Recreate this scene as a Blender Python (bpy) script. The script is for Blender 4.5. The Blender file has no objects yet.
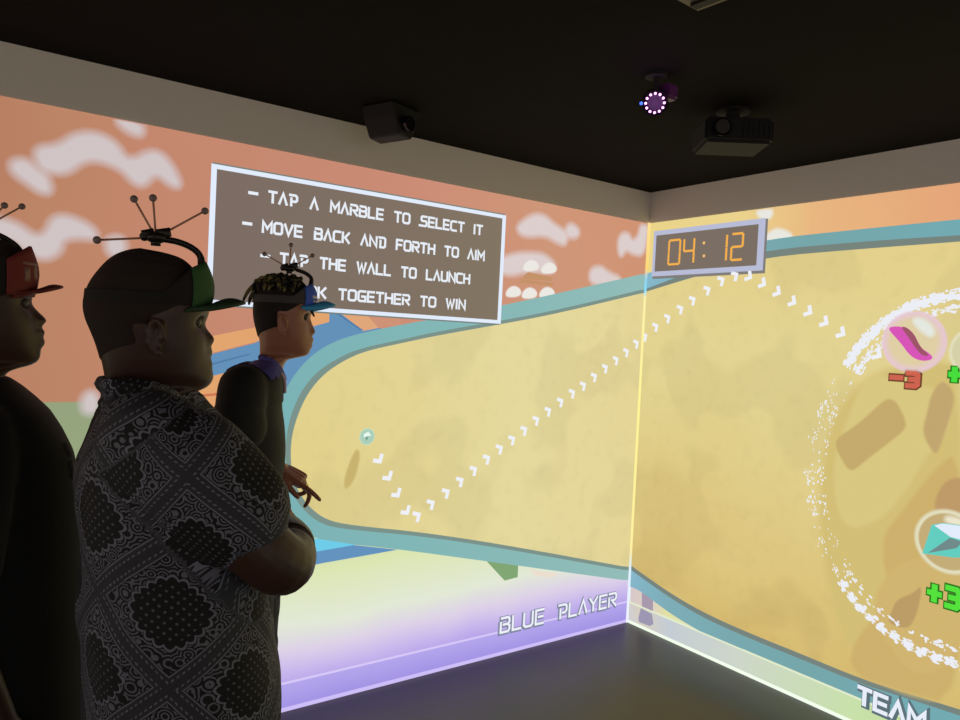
import bpy, bmesh, math, random
from mathutils import Vector, Matrix, noise, geometry
random.seed(7)
S = bpy.context.scene
COL = S.collection
PI = math.pi

# ------------------------------------------------------------------ camera, world, exposure
FPX = 738.965
YAW, PITCH, ROLL = 0.9464609, -0.0250315, -0.0495110
CAM = Vector((-3.18282, -2.85838, 1.55))
fwd = Vector((math.cos(YAW)*math.cos(PITCH), math.sin(YAW)*math.cos(PITCH), math.sin(PITCH)))
r0 = fwd.cross(Vector((0, 0, 1))).normalized(); d0 = fwd.cross(r0)
RGT = math.cos(ROLL)*r0 + math.sin(ROLL)*d0
DWN = -math.sin(ROLL)*r0 + math.cos(ROLL)*d0
cam = bpy.data.objects.new('camera', bpy.data.cameras.new('camera')); COL.objects.link(cam)
cam.data.sensor_width = 36; cam.data.lens = FPX*36/960; cam.data.clip_start = 0.02
m = Matrix((RGT, -DWN, -fwd)).transposed().to_4x4(); m.translation = CAM
cam.matrix_world = m
S.camera = cam
S.view_settings.view_transform = 'Standard'; S.view_settings.look = 'None'
S.view_settings.exposure = 0.0; S.view_settings.gamma = 1; S.view_settings.use_curve_mapping = False
wd = bpy.data.worlds.new('world'); S.world = wd; wd.use_nodes = True
wd.node_tree.nodes['Background'].inputs[0].default_value = (0.75, 0.68, 0.66, 1)
wd.node_tree.nodes['Background'].inputs[1].default_value = 0.035

def area(name, loc, target, size, power, color, sy=None):
    l = bpy.data.lights.new(name, 'AREA'); l.energy = power; l.color = color; l.size = size
    if sy: l.shape = 'RECTANGLE'; l.size_y = sy
    o = bpy.data.objects.new(name, l); COL.objects.link(o)
    o.location = loc; o.rotation_euler = (Vector(target)-Vector(loc)).to_track_quat('-Z', 'Y').to_euler()
    return o
# added fill lamps behind the camera, brightening the bare top strip of the walls
area('rear_fill', (-5.7, -2.6, 1.4), (0, -2.0, 1.6), 3.6, 17, (1.0, 0.88, 0.74), 1.7)
area('side_fill', (-2.4, -5.6, 1.4), (-1.5, 0, 1.7), 3.6, 17, (1.0, 0.86, 0.76), 1.7)

# ------------------------------------------------------------------ helpers
def lin(c): c = c/255; return c/12.92 if c <= 0.04045 else ((c+0.055)/1.055)**2.4
def rgb(c): return (lin(c[0]), lin(c[1]), lin(c[2]), 1)
def ray(px, py): return (RGT*((px-480)/FPX) + DWN*((py-360)/FPX) + fwd)
def wpt(wall, px, py):                      # point of a wall seen at a pixel -> (u, z)
    d = ray(px, py)
    if wall == 'A': t = (-.012-CAM.y)/d.y; p = CAM+d*t; return (-p.x, p.z)
    t = (-.012-CAM.x)/d.x; p = CAM+d*t; return (-p.y, p.z)
def zpt(px, py, z): d = ray(px, py); return CAM + d*((z-CAM.z)/d.z)
def to3(wall, u, z, off): return Vector((-u, -off, z)) if wall == 'A' else Vector((-off, -u, z))

def newmat(name):
    m = bpy.data.materials.new(name); m.use_nodes = True
    return m, m.node_tree, m.node_tree.nodes['Principled BSDF']
def mat(name, c, rough=0.6, metal=0, bump=0, bscale=200, var=0):
    m, nt, b = newmat(name)
    b.inputs['Base Color'].default_value = rgb(c); b.inputs['Roughness'].default_value = rough; b.inputs['Metallic'].default_value = metal
    tc = nt.nodes.new('ShaderNodeTexCoord')
    if var:
        n = nt.nodes.new('ShaderNodeTexNoise'); n.inputs['Scale'].default_value = 9; nt.links.new(tc.outputs['Object'], n.inputs['Vector'])
        mx = nt.nodes.new('ShaderNodeMix'); mx.data_type = 'RGBA'; nt.links.new(n.outputs['Fac'], mx.inputs[0])
        k1, k2 = 1-var, 1+var
        mx.inputs[6].default_value = tuple(min(1, v*k1) for v in rgb(c)[:3])+(1,); mx.inputs[7].default_value = tuple(min(1, v*k2) for v in rgb(c)[:3])+(1,)
        nt.links.new(mx.outputs[2], b.inputs['Base Color'])
    if bump:
        n = nt.nodes.new('ShaderNodeTexNoise'); n.inputs['Scale'].default_value = bscale; nt.links.new(tc.outputs['Object'], n.inputs['Vector'])
        bp = nt.nodes.new('ShaderNodeBump'); bp.inputs['Strength'].default_value = bump; bp.inputs['Distance'].default_value = 0.002
        nt.links.new(n.outputs['Fac'], bp.inputs['Height']); nt.links.new(bp.outputs[0], b.inputs['Normal'])
    return m
EM = {}
def em(c, strength=1.0, edge=False):        # one flat colour of the projected picture
    key = (tuple(c), strength, edge)
    if key in EM: return EM[key]
    m, nt, b = newmat('projected_light'); b.inputs['Base Color'].default_value = (0.02, 0.02, 0.02, 1); b.inputs['Roughness'].default_value = 0.9
    b.inputs['Emission Color'].default_value = rgb(c); b.inputs['Emission Strength'].default_value = strength
    b.inputs['Specular IOR Level'].default_value = 0.0
    if edge: soften(nt, b)
    EM[key] = m; return m
def soften(nt, b):
    at = nt.nodes.new('ShaderNodeAttribute'); at.attribute_name = 'soft'
    tr = nt.nodes.new('ShaderNodeBsdfTransparent'); mx = nt.nodes.new('ShaderNodeMixShader')
    nt.links.new(at.outputs['Fac'], mx.inputs[0]); nt.links.new(tr.outputs[0], mx.inputs[1]); nt.links.new(b.outputs[0], mx.inputs[2])
    nt.links.new(mx.outputs[0], nt.nodes['Material Output'].inputs[0])
def em_ramp(axis, stops, nscale=2.0, namt=0.0, speck=0.0, k=1.0):   # a picture whose colours change along one axis; stops in metres
    m, nt, b = newmat('projected_picture'); b.inputs['Base Color'].default_value = (0.02, 0.02, 0.02, 1); b.inputs['Roughness'].default_value = 0.9
    b.inputs['Specular IOR Level'].default_value = 0.0
    tc = nt.nodes.new('ShaderNodeTexCoord'); sp = nt.nodes.new('ShaderNodeSeparateXYZ'); nt.links.new(tc.outputs['Object'], sp.inputs[0])
    a, z = stops[0][0], stops[-1][0]
    mr = nt.nodes.new('ShaderNodeMapRange'); nt.links.new(sp.outputs['XYZ'.index(axis)], mr.inputs[0])
    mr.inputs[1].default_value = a; mr.inputs[2].default_value = z
    val = mr.outputs[0]
    if namt:
        n = nt.nodes.new('ShaderNodeTexNoise'); n.inputs['Scale'].default_value = nscale; n.inputs['Detail'].default_value = 3
        nt.links.new(tc.outputs['Object'], n.inputs['Vector'])
        ma = nt.nodes.new('ShaderNodeMath'); ma.operation = 'MULTIPLY_ADD'; nt.links.new(n.outputs['Fac'], ma.inputs[0]); ma.inputs[1].default_value = namt; ma.inputs[2].default_value = -namt/2
        ad = nt.nodes.new('ShaderNodeMath'); ad.operation = 'ADD'; nt.links.new(val, ad.inputs[0]); nt.links.new(ma.outputs[0], ad.inputs[1]); val = ad.outputs[0]
    cr = nt.nodes.new('ShaderNodeValToRGB'); nt.links.new(val, cr.inputs[0])
    e = cr.color_ramp.elements
    e[0].position = 0; e[0].color = rgb(stops[0][1]); e[1].position = 1; e[1].color = rgb(stops[-1][1])
    for s, c in stops[1:-1]: q = e.new((s-a)/(z-a)); q.color = rgb(c)
    out = cr.outputs[0]
    if speck:
        n2 = nt.nodes.new('ShaderNodeTexNoise'); n2.inputs['Scale'].default_value = 16; n2.inputs['Detail'].default_value = 6
        nt.links.new(tc.outputs['Object'], n2.inputs['Vector'])
        n3 = nt.nodes.new('ShaderNodeTexNoise'); n3.inputs['Scale'].default_value = 1.9; n3.inputs['Detail'].default_value = 2
        nt.links.new(tc.outputs['Object'], n3.inputs['Vector'])
        for nn, lo, hi, kk in ((n2, .30, .48, 1-speck), (n3, .45, .50, 0.935)):
            r = nt.nodes.new('ShaderNodeMapRange'); nt.links.new(nn.outputs['Fac'], r.inputs[0])
            r.inputs[1].default_value = lo; r.inputs[2].default_value = hi; r.inputs[3].default_value = kk; r.inputs[4].default_value = 1.0
            v = nt.nodes.new('ShaderNodeVectorMath'); v.operation = 'SCALE'; nt.links.new(out, v.inputs[0]); nt.links.new(r.outputs[0], v.inputs['Scale']); out = v.outputs[0]
    nt.links.new(out, b.inputs['Emission Color']); b.inputs['Emission Strength'].default_value = k
    return m

def link(name, bm, material, parent=None, smooth=False):
    me = bpy.data.meshes.new(name)
    bmesh.ops.recalc_face_normals(bm, faces=bm.faces)
    bm.to_mesh(me); bm.free()
    if material: me.materials.append(material)
    if smooth: me.polygons.foreach_set('use_smooth', [True]*len(me.polygons))
    o = bpy.data.objects.new(name, me); COL.objects.link(o)
    if parent: o.parent = parent
    return o
def tag(o, label=None, cat=None, group=None, kind=None):
    if label: o['label'] = label
    if cat: o['category'] = cat
    if group: o['group'] = group
    if kind: o['kind'] = kind
    return o
def empty(name, loc=(0, 0, 0), rz=0):
    o = bpy.data.objects.new(name, None); COL.objects.link(o); o.location = loc; o.rotation_euler.z = rz; o.empty_display_size = 0.1
    return o
def box(bm, lo, hi, bevel=0):
    r = bmesh.ops.create_cube(bm, size=1)
    vs = r['verts']
    for v in vs: v.co = Vector([lo[i]+(v.co[i]+0.5)*(hi[i]-lo[i]) for i in range(3)])
    if bevel:
        es = list({e for v in vs for e in v.link_edges}); bmesh.ops.bevel(bm, geom=es, offset=bevel, segments=2, affect='EDGES')
def slab(bm, pts3, back):                   # polygon outline in space + thickness vector
    n = len(pts3); tri = geometry.tessellate_polygon([pts3])
    f = [bm.verts.new(p) for p in pts3]; g = [bm.verts.new(p+back) for p in pts3]
    for t in tri:
        try: bm.faces.new([f[i] for i in t]); bm.faces.new([g[i] for i in reversed(t)])
        except ValueError: pass
    for i in range(n):
        j = (i+1) % n; bm.faces.new([f[i], g[i], g[j], f[j]])
def nrm(wall): return Vector((0, 1, 0)) if wall == 'A' else Vector((1, 0, 0))
TH = 0.0010
def poly_uv(bm, wall, pts, off, th=TH): slab(bm, [to3(wall, u, z, off) for u, z in pts], nrm(wall)*th)
def poly(bm, wall, px, off, th=TH): poly_uv(bm, wall, [wpt(wall, *p) for p in px], off, th)
def smooth_closed(pts, it=2):
    for _ in range(it):
        out = []
        for i, p in enumerate(pts):
            q = pts[(i+1) % len(pts)]
            out += [(p[0]*.75+q[0]*.25, p[1]*.75+q[1]*.25), (p[0]*.25+q[0]*.75, p[1]*.25+q[1]*.75)]
        pts = out
    return pts
def smooth_open(pts, it=2):
    for _ in range(it):
        out = [pts[0]]
        for p, q in zip(pts, pts[1:]): out += [(p[0]*.75+q[0]*.25, p[1]*.75+q[1]*.25), (p[0]*.25+q[0]*.75, p[1]*.25+q[1]*.75)]
        pts = out+[pts[-1]]
    return pts
def soft_poly(name, wall, px, off, color, parent, w=0.02, raw=False):     # outline with a soft projected edge
    p = smooth_closed([wpt(wall, *q) for q in px] if not raw else px, 2)
    A = sum(p[i][0]*p[(i+1) % len(p)][1]-p[(i+1) % len(p)][0]*p[i][1] for i in range(len(p)))
    s = 1 if A > 0 else -1
    def offs(d):
        out = []
        for i in range(len(p)):
            a, b = p[i-1], p[(i+1) % len(p)]; tx, ty = b[0]-a[0], b[1]-a[1]; L = math.hypot(tx, ty) or 1
            out.append((p[i][0]+s*ty/L*d, p[i][1]-s*tx/L*d))
        return out
    inn, outr = [[(u, min(z, T-.0005)) for u, z in q] for q in (offs(-w*.25), offs(w*.75))]
    bm = bmesh.new(); lay = bm.verts.layers.float.new('soft')
    vi = [bm.verts.new(to3(wall, u, z, off)) for u, z in inn]; vo = [bm.verts.new(to3(wall, u, z, off)) for u, z in outr]
    vb = [bm.verts.new(to3(wall, u, z, off-TH)) for u, z in outr]
    for v in vi: v[lay] = 1
    for t in geometry.tessellate_polygon([[to3(wall, u, z, off) for u, z in inn]]):
        try: bm.faces.new([vi[i] for i in t])
        except ValueError: pass
    n = len(p)
    for i in range(n):
        j = (i+1) % n
        bm.faces.new([vi[i], vi[j], vo[j], vo[i]]); bm.faces.new([vo[i], vo[j], vb[j], vb[i]])
    return link(name, bm, em(color, 1.0, True), parent)
def disc_pts(c, r, n=40, k=1.0): return [(c[0]+r*math.cos(2*PI*i/n), c[1]+k*r*math.sin(2*PI*i/n)) for i in range(n)]

# ------------------------------------------------------------------ the room
H, T = 2.4331, 2.2602                        # ceiling, top of the projected picture
BB = 0.115                                   # baseboard height
LA, LB = 5.6, 5.2
m_wall = mat('grey_wall_paint', (238, 232, 228), 0.8, bump=0.15, bscale=60)
m_ceil = mat('black_ceiling_paint', (23, 21, 21), 0.95, bump=0.3, bscale=30, var=0.2)
m_ceil.node_tree.nodes['Principled BSDF'].inputs['Specular IOR Level'].default_value = .1
def struct(name, bm, m): return tag(link(name, bm, m), kind='structure')
b = bmesh.new(); box(b, (-LA, 0, 0), (0.12, 0.12, H)); struct('wall_left', b, m_wall)
b = bmesh.new(); box(b, (0, -LB, 0), (0.12, -0.0005, H)); struct('wall_right', b, m_wall)
b = bmesh.new(); box(b, (-LA, -LB, H+0.0005), (0.12, 0.12, H+0.1)); struct('ceiling', b, m_ceil)
m_floor, nt, bs = newmat('dark_sheet_floor')
tc = nt.nodes.new('ShaderNodeTexCoord'); n = nt.nodes.new('ShaderNodeTexNoise'); n.inputs['Scale'].default_value = 3; n.inputs['Detail'].default_value = 5
nt.links.new(tc.outputs['Object'], n.inputs['Vector'])
mr = nt.nodes.new('ShaderNodeMapRange'); mr.inputs[3].default_value = 0.30; mr.inputs[4].default_value = 0.42; nt.links.new(n.outputs['Fac'], mr.inputs[0]); nt.links.new(mr.outputs[0], bs.inputs['Roughness'])
bs.inputs['Base Color'].default_value = rgb((66, 62, 60))
b = bmesh.new(); box(b, (-LA, -LB, -0.1), (0.12, 0.12, -0.0005)); struct('floor', b, m_floor)

# baseboards, with the picture falling across them
mbA = em_ramp('Z', [(0.0, (160, 144, 228)), (0.115, (180, 166, 236))], 3, 0.3)
b = bmesh.new(); box(b, (-LA, -0.012, 0.0), (-0.012, -0.0002, BB), 0.0); struct('baseboard_left', b, mbA)
mbB = em_ramp('Y', [(-1.9, (188, 214, 140)), (-1.3, (200, 224, 170)), (-0.75, (205, 214, 200)), (-0.3, (196, 204, 212)), (-0.1, (214, 205, 190)), (0, (206, 206, 214))], 3, 0.12)
b = bmesh.new(); box(b, (-0.012, -LB, 0.0), (-0.0002, -0.012, BB), 0.0); struct('baseboard_right', b, mbB)
# glowing strips painted as projector light along the baseboard's top and floor joint
b = bmesh.new(); box(b, (-LA, -0.0150, 0.0), (-0.015, -0.0122, 0.016)); struct('light_line_1', b, em((205, 190, 248)))
b = bmesh.new(); box(b, (-LA, -0.0150, BB-0.001), (-0.015, -0.0002, BB+0.003)); struct('light_line_2', b, em((214, 200, 246)))
b = bmesh.new(); box(b, (-0.0150, -LB, 0.0), (-0.0122, -0.015, 0.016)); struct('light_line_3', b, em((244, 255, 238)))
b = bmesh.new(); box(b, (-0.0150, -LB, BB-0.002), (-0.0002, -0.015, BB+0.003)); struct('light_line_4', b, em((226, 236, 204)))
# glowing strips painted as the overlap of the two pictures in the corner
mseam = em_ramp('Z', [(0.0, (240, 244, 255)), (0.3, (225, 240, 255)), (0.34, (225, 235, 225)), (0.42, (255, 240, 160)), (1.2, (255, 244, 150)), (1.84, (252, 240, 170)), (1.88, (130, 220, 250)), (1.95, (150, 210, 235)), (2.0, (255, 215, 120)), (2.254, (255, 225, 150))])
b = bmesh.new()
box(b, (-0.026, -0.0170, 0.0), (-0.0002, -0.0155, T)); box(b, (-0.017, -0.024, 0.0), (-0.0155, -0.0171, T))
struct('light_line_5', b, mseam)

# ------------------------------------------------------------------ projected backdrop, left wall
L1, L2, L3, L4, L5, L6, L7 = 0.0018, 0.0034, 0.0050, 0.0066, 0.0082, 0.0098, 0.0114
bdA = tag(empty('projected_backdrop', (0, 0, 0)), 'orange sky, clouds and pale meadow picture projected on the left wall', 'projected picture')
UE = LA-0.02
msky = em_ramp('X', [(-4.2, (172, 110, 88)), (-2.9, (188, 132, 102)), (-2.2, (198, 136, 112)), (-1.5, (204, 140, 118)), (-0.8, (206, 150, 120)), (0, (208, 146, 114))], 1.4, 0.25)
hz = wpt('A', 60, 405)[1]
b = bmesh.new(); poly_uv(b, 'A', [(0.0005, 1.0), (UE, 1.0), (UE, T), (0.0005, T)], L1); link('sky', b, msky, bdA)
mlow = em_ramp('Z', [(0.11, (184, 164, 234)), (0.17, (200, 184, 236)), (0.25, (220, 208, 232)), (0.36, (226, 232, 214)), (0.58, (220, 230, 178)), (1.0, (150, 166, 124)), (1.30, (148, 162, 126))], 1.5, 0.1)
b = bmesh.new(); poly_uv(b, 'A', [(0.0005, BB+.001), (UE, BB+.001), (UE, hz), (2.6, hz+.01), (1.2, hz-.05), (0.0005, 0.9)], L2); link('meadow', b, mlow, bdA)
def S1(l, s, o): return [(o[0]+x/s, o[1]+y/s) for x, y in l]
z1 = (4.364, (0, 100)); z3 = (5.333, (490, 190))
clouds = [S1([(55,270),(110,262),(160,305),(205,335),(220,398),(180,398),(120,355),(60,312)], *z1),
 S1([(155,212),(260,202),(330,152),(420,146),(505,188),(545,255),(600,258),(640,233),(692,228),(745,278),(790,370),(755,372),(700,325),(665,328),(628,368),(588,358),(535,295),(430,255),(360,262),(300,308),(240,313),(178,292)], *z1),
 S1([(515,78),(615,95),(622,148),(580,142),(530,108)], *z1),
 S1([(-40,520),(60,535),(150,600),(205,585),(235,515),(300,510),(400,555),(425,603),(340,593),(272,605),(258,662),(200,690),(130,668),(60,605),(-40,590)], *z1),
 S1([(468,608),(532,598),(548,652),(510,680),(478,662)], *z1),
 S1([(155,190),(230,135),(292,137),(345,188),(415,228),(408,290),(368,278),(300,235),(200,244),(158,222)], *z3),
 S1([(412,200),(440,182),(480,215),(467,250),(418,248)], *z3),
 S1([(688,292),(703,238),(742,232),(762,278),(798,250),(810,188),(842,190),(840,240),(822,345),(768,338),(730,312),(700,360)], *z3),
 S1([(536,430),(590,406),(640,447),(700,470),(690,500),(545,505)], *z3),
 S1([(60,370),(150,342),(230,340),(290,347),(345,390),(350,435),(200,430),(110,453),(60,430)], *z3),
 [(84,398),(92,392),(98,400),(96,412),(84,412)]]
for i, c in enumerate(clouds): soft_poly('cloud', 'A', c, L3+i*.0001, (208, 196, 197) if i in (0, 1, 2, 3, 4, 10) else (220, 206, 204), bdA, 0.035)
# rooftops of the picture
orange, blue, dblue = (226, 164, 110), (98, 144, 184), (82, 124, 166)
def pic(name, wall, px, off, c, par): b = bmesh.new(); poly(b, wall, px, off); return link(name, b, em(c), par)
pic('roof', 'A', [(150,366),(213,353),(256,342),(330,322),(330,300),(256,327.5),(213,336),(150,350)], L3, orange, bdA)
pic('roof_wall', 'A', [(150,367),(213,354),(256,343),(330,300),(352,316),(390,332),(300,440),(180,440),(150,390)], L3-0.0003, blue, bdA)
pic('ridge_line', 'A', [(150,380),(213,365),(250,355),(250,353.5),(213,363),(150,378)], L4, dblue, bdA)
pic('roof', 'A', [(150,389),(213,376),(262,364),(262,412),(150,420)], L4, orange, bdA)
pic('ridge_line', 'A', [(150,399),(213,393.5),(262,386),(262,388),(213,396),(150,401)], L5, (206, 120, 84), bdA)
pic('ridge_line', 'A', [(334,312),(337,312),(364,330),(361,330)], L4, dblue, bdA)
pic('roof', 'A', [(337,310),(365,312),(379,328),(364,331)], L4, (224, 166, 122), bdA)
pic('roof', 'A', [(365,312),(400,316),(402,324),(379,328)], L4, (206, 146, 118), bdA)
pic('awning', 'A', [(200,548),(311,538),(356,545),(316,552),(200,576)], L5, (110, 204, 232), bdA)
pic('awning', 'A', [(200,574),(316,551),(351,545),(398,550),(320,564),(200,592)], L5-0.0006, (98, 146, 190), bdA)
pic('bush', 'A', [(487,561),(519,566),(518.6,577.6),(505.5,581)], L3, (128, 166, 116), bdA)
pic('bush', 'A', [(530,570),(560,574),(552,578),(536,576)], L3, (236, 222, 206), bdA)
for q in ([(524,276),(529,272),(553,277),(553,281),(524,279)],[(521,279),(554,283),(554,286),(521,283)]): pic('beam', 'A', q, L4, (196, 146, 104), bdA)
for cx, cy in ((532,266),(550,268.5),(514.5,292),(530.5,293.5),(548,293)):
    q = [(cx-8,cy+4.5),(cx-7.5,cy-1),(cx-2,cy-6),(cx+4,cy-5),(cx+7.5,cy-0.5),(cx+6,cy+3.5),(cx,cy+5)]
    soft_poly('blossom', 'A', q, L4+0.0004, (236, 232, 226), bdA, 0.008)

# ------------------------------------------------------------------ projected backdrop, right wall
bdB = tag(empty('projected_backdrop', (0, 0, 0)), 'orange sky and pale green ground strip projected on the right wall', 'projected picture')
mskyB = em_ramp('Y', [(-3.4, (224, 150, 108)), (-1.75, (228, 160, 118)), (-0.95, (232, 182, 128)), (-0.6, (234, 210, 140)), (0, (234, 212, 136))], 2, 0.1)
b = bmesh.new(); poly_uv(b, 'B', [(0.0005, 1.6), (LB-.02, 1.6), (LB-.02, T), (0.0005, T)], L1); link('sky', b, mskyB, bdB)
mlowB = em_ramp('Y', [(-1.9, (196, 220, 150)), (-0.45, (222, 228, 190)), (-0.28, (226, 224, 160)), (-0.17, (222, 208, 196)), (0, (214, 196, 200))], 3, 0.1)
b = bmesh.new(); poly_uv(b, 'B', [(0.0005, BB+.001), (LB-.02, BB+.001), (LB-.02, 0.6), (0.0005, 0.6)], L1); link('meadow', b, mlowB, bdB)
z4 = (4.364, (740, 170))
for c in (S1([(68,176),(138,168),(134,206),(100,215),(78,200)], *z4), S1([(95,292),(120,278),(160,252),(235,285),(180,312),(95,312)], *z4)): soft_poly('cloud', 'B', c, L3, (232, 232, 224), bdB, 0.02)
pic('post', 'B', [(641,585),(652,596),(652,614),(641,608)], L3, (168, 152, 172), bdB)
# the same post carries on over the baseboard
b = bmesh.new(); slab(b, [Vector((-0.0135, -wpt('B', x, y)[0], wpt('B', x, y)[1])) for x, y in [(641,608),(652,614),(653.5,624),(650,626),(639,622),(638.5,618)]], Vector((0.001, 0, 0))); link('post', b, em((156, 150, 178)), bdB)

# ------------------------------------------------------------------ the game track over both walls
trA = tag(empty('game_track'), 'sandy yellow play field with rounded teal border projected on the left wall', 'projected game field')
trB = tag(empty('game_track'), 'sandy yellow play field with teal border projected on the right wall', 'projected game field')
cA = lambda y: (wpt('A', 640, y)[1])
outA = [(645.5,273.5),(560,293),(500,306),(440,318),(400,325),(362,333),(338,340),(316,352),(298,370),(284,393),(275,425),(273,455),(276,490),(286,515),(302,532),(328,543),(380,547),(480,560.5),(628,581)]
inA = [(645,289),(560,309.5),(500,321),(440,331),(400,340),(362,348),(340,357),(318,371),(302,390),(291,415),(286,440),(286,465),(290,488),(302,509),(322,525),(350,530),(420,536),(500,548),(629,571)]
inA2 = [(645,292.5),(560,313),(500,324.5),(440,335),(400,343.5),(366,351),(345,360),(324,374),(308,393),(297,417),(291,441),(291,466),(296,487),(308,506),(326,520),(352,525.5),(420,532),(500,544),(629,567.5)]
def fieldA(name, px, off, m, c0=None):
    pts = smooth_open([wpt('A', *p) for p in px], 2); pts = [(0.0006, pts[0][1])]+pts[1:-1]+[(0.0006, pts[-1][1])]
    b = bmesh.new(); poly_uv(b, 'A', pts, off); return link(name, b, m, trA)
mbordA = em_ramp('X', [(-2.8, (116, 172, 178)), (-1.5, (128, 182, 182)), (0, (146, 188, 184))], 3, 0.1)
fieldA('border', outA, L4+.0008, mbordA); fieldA('border_edge', inA, L5+.0008, em((122, 146, 138)))
msandA = em_ramp('X', [(-2.7, (225, 204, 128)), (-1.8, (226, 210, 144)), (-0.9, (229, 216, 156)), (0, (228, 212, 150))], 1.6, 0.35, 0.04)
fieldA('sand', inA2, L6+.0008, msandA)
uB = LB-.05
topB = [wpt('B', 645, 274), wpt('B', 700, 255), wpt('B', 766, 239), wpt('B', 860, 229), wpt('B', 960, 219)]
topB2 = [wpt('B', 645, 289), wpt('B', 690, 272), wpt('B', 720, 262), wpt('B', 766, 250), wpt('B', 860, 241.5), wpt('B', 960, 235)]
topB3 = [wpt('B', 645, 292), wpt('B', 690, 278), wpt('B', 720, 270), wpt('B', 766, 257), wpt('B', 860, 249), wpt('B', 960, 241.5)]
botB = [wpt('B', 628, 586), wpt('B', 640, 591), wpt('B', 663, 609), wpt('B', 686, 624), wpt('B', 738, 653)]
botB2 = [wpt('B', 628, 568), wpt('B', 640, 577), wpt('B', 674, 601), wpt('B', 709, 621), wpt('B', 755, 641), wpt('B', 800, 659), wpt('B', 860, 684), wpt('B', 905, 698), wpt('B', 960, 716)]
botB3 = [wpt('B', 629, 564), wpt('B', 641, 573), wpt('B', 675, 596.5), wpt('B', 710, 616), wpt('B', 756, 636), wpt('B', 801, 654), wpt('B', 861, 679), wpt('B', 906, 693), wpt('B', 961, 710)]
def fieldB(name, top, bot, off, m):
    top = smooth_open(top); bot = smooth_open(bot)
    dz = (top[-1][1]-top[-3][1])/(top[-1][0]-top[-3][0]); ze = top[-1][1]
    if len(bot) and bot[-1][0] < 1.3: ext = [(uB, BB+0.004)]; bot = bot+[(bot[-1][0]+.02, BB+.004)]
    else: ext = [(2.7, bot[-1][1]+.06), (3.4, bot[-1][1]+.3)]
    pts = [(0.0006, top[0][1])]+top[1:]+[(3.0, ze-.02), (3.5, ze-.25)]+list(reversed(ext))+list(reversed(bot[1:]))+[(0.0006, bot[0][1])]
    b = bmesh.new(); poly_uv(b, 'B', pts, off); return link(name, b, m, trB)
mbordB = em_ramp('Y', [(-2.6, (112, 176, 190)), (-1.0, (116, 166, 170)), (-0.3, (124, 172, 182)), (0, (132, 184, 204))], 3, 0.1)
fieldB('border', topB, botB, L4+.0008, mbordB); fieldB('border_edge', topB2, botB2, L5+.0008, em((118, 132, 126)))
msandB = em_ramp('Z', [(0.1, (212, 182, 108)), (0.5, (220, 196, 124)), (1.0, (223, 204, 136)), (1.5, (226, 211, 146)), (2.0, (227, 208, 140))], 1.6, 0.45, 0.04)
fieldB('sand', topB3, botB3, L6+.0008, msandB)
# tan patches of the floor picture
def px(o, s, l): return [(o[0]+x/s, o[1]+y/s) for x, y in l]
def patch(l, off, c, k=0.012): return soft_poly('patch', 'B', l, off, c, trB, k)
patch([(835,420),(850,395),(880,372),(930,362),(962,366),(962,700),(905,692),(872,672),(845,640),(832,600),(820,520),(824,460)], L7, (211, 190, 118), 0.04)
patch([(868,372),(905,385),(950,392),(948,430),(925,455),(905,490),(880,520),(842,530),(832,470),(848,420)], L7+.0006, (216, 199, 128), 0.02)
patch([(962,450),(935,470),(905,510),(880,540),(893,600),(855,640),(850,672),(900,690),(962,706)], L7+.0008, (205, 176, 108), 0.02)
patch([(872,600),(900,560),(962,556),(962,650),(920,680),(885,640)], L7+.0010, (208, 180, 112), 0.02)
b1 = px((800,380), 6, [(225,350),(350,270),(500,130),(540,115),(578,135),(640,262),(612,312),(400,472),(322,540),(288,530),(258,482),(216,400)])
patch(b1, L7+.0014, (196, 170, 108)); patch(px((800,380), 6, [(850,5),(895,40),(925,95),(905,200),(828,428),(805,440),(735,315),(768,200),(790,90)]), L7+.0014, (194, 166, 112))
patch(px((800,380), 6, [(885,595),(1000,590),(1000,900),(940,880),(810,790),(820,700)]), L7+.0014, (190, 154, 104))
patch([(921.7,585),(915,593),(896.7,600),(891.7,613),(888,619),(893,625),(906.7,628),(913,622),(919,604)], L7+.0014, (188, 156, 102), 0.008)
# shadow streak of the small marble
soft_poly('patch', 'A', [(357,448),(360,455),(355,478),(346,490),(344,482),(350,462)], L7+.0006, (200, 178, 112), trA, 0.012)

# ------------------------------------------------------------------ chalk ring
cen = None
def circ(p, q, r):
    ax, ay, bx, by, cx, cy = *p, *q, *r; d = 2*(ax*(by-cy)+bx*(cy-ay)+cx*(ay-by))
    ux = ((ax*ax+ay*ay)*(by-cy)+(bx*bx+by*by)*(cy-ay)+(cx*cx+cy*cy)*(ay-by))/d
    uy = ((ax*ax+ay*ay)*(cx-bx)+(bx*bx+by*by)*(ax-cx)+(cx*cx+cy*cy)*(bx-ax))/d
    return (ux, uy), math.hypot(ax-ux, ay-uy)
ctrace = smooth_open([wpt('B', *p) for p in [(975,292),(950,296),(925,301),(900,312),(880,326),(862,343),(846,365),(833,388),(820,415),(811,445),(808,475),(812,505),(820,535),(832,562),(846,590),(862,610),(885,630),(905,643),(930,655),(955,664),(985,672)]], 2)
b = bmesh.new(); rr = random.Random(3)
seg = []
for p, q in zip(ctrace, ctrace[1:]): seg.append((p, q, math.hypot(q[0]-p[0], q[1]-p[1])))
tot = sum(s[2] for s in seg)
def at_len(l):
    for p, q, d in seg:
        if l <= d: k = l/d; return (p[0]+(q[0]-p[0])*k, p[1]+(q[1]-p[1])*k), ((q[0]-p[0])/d, (q[1]-p[1])/d)
        l -= d
    return seg[-1][1], (1, 0)
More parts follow.
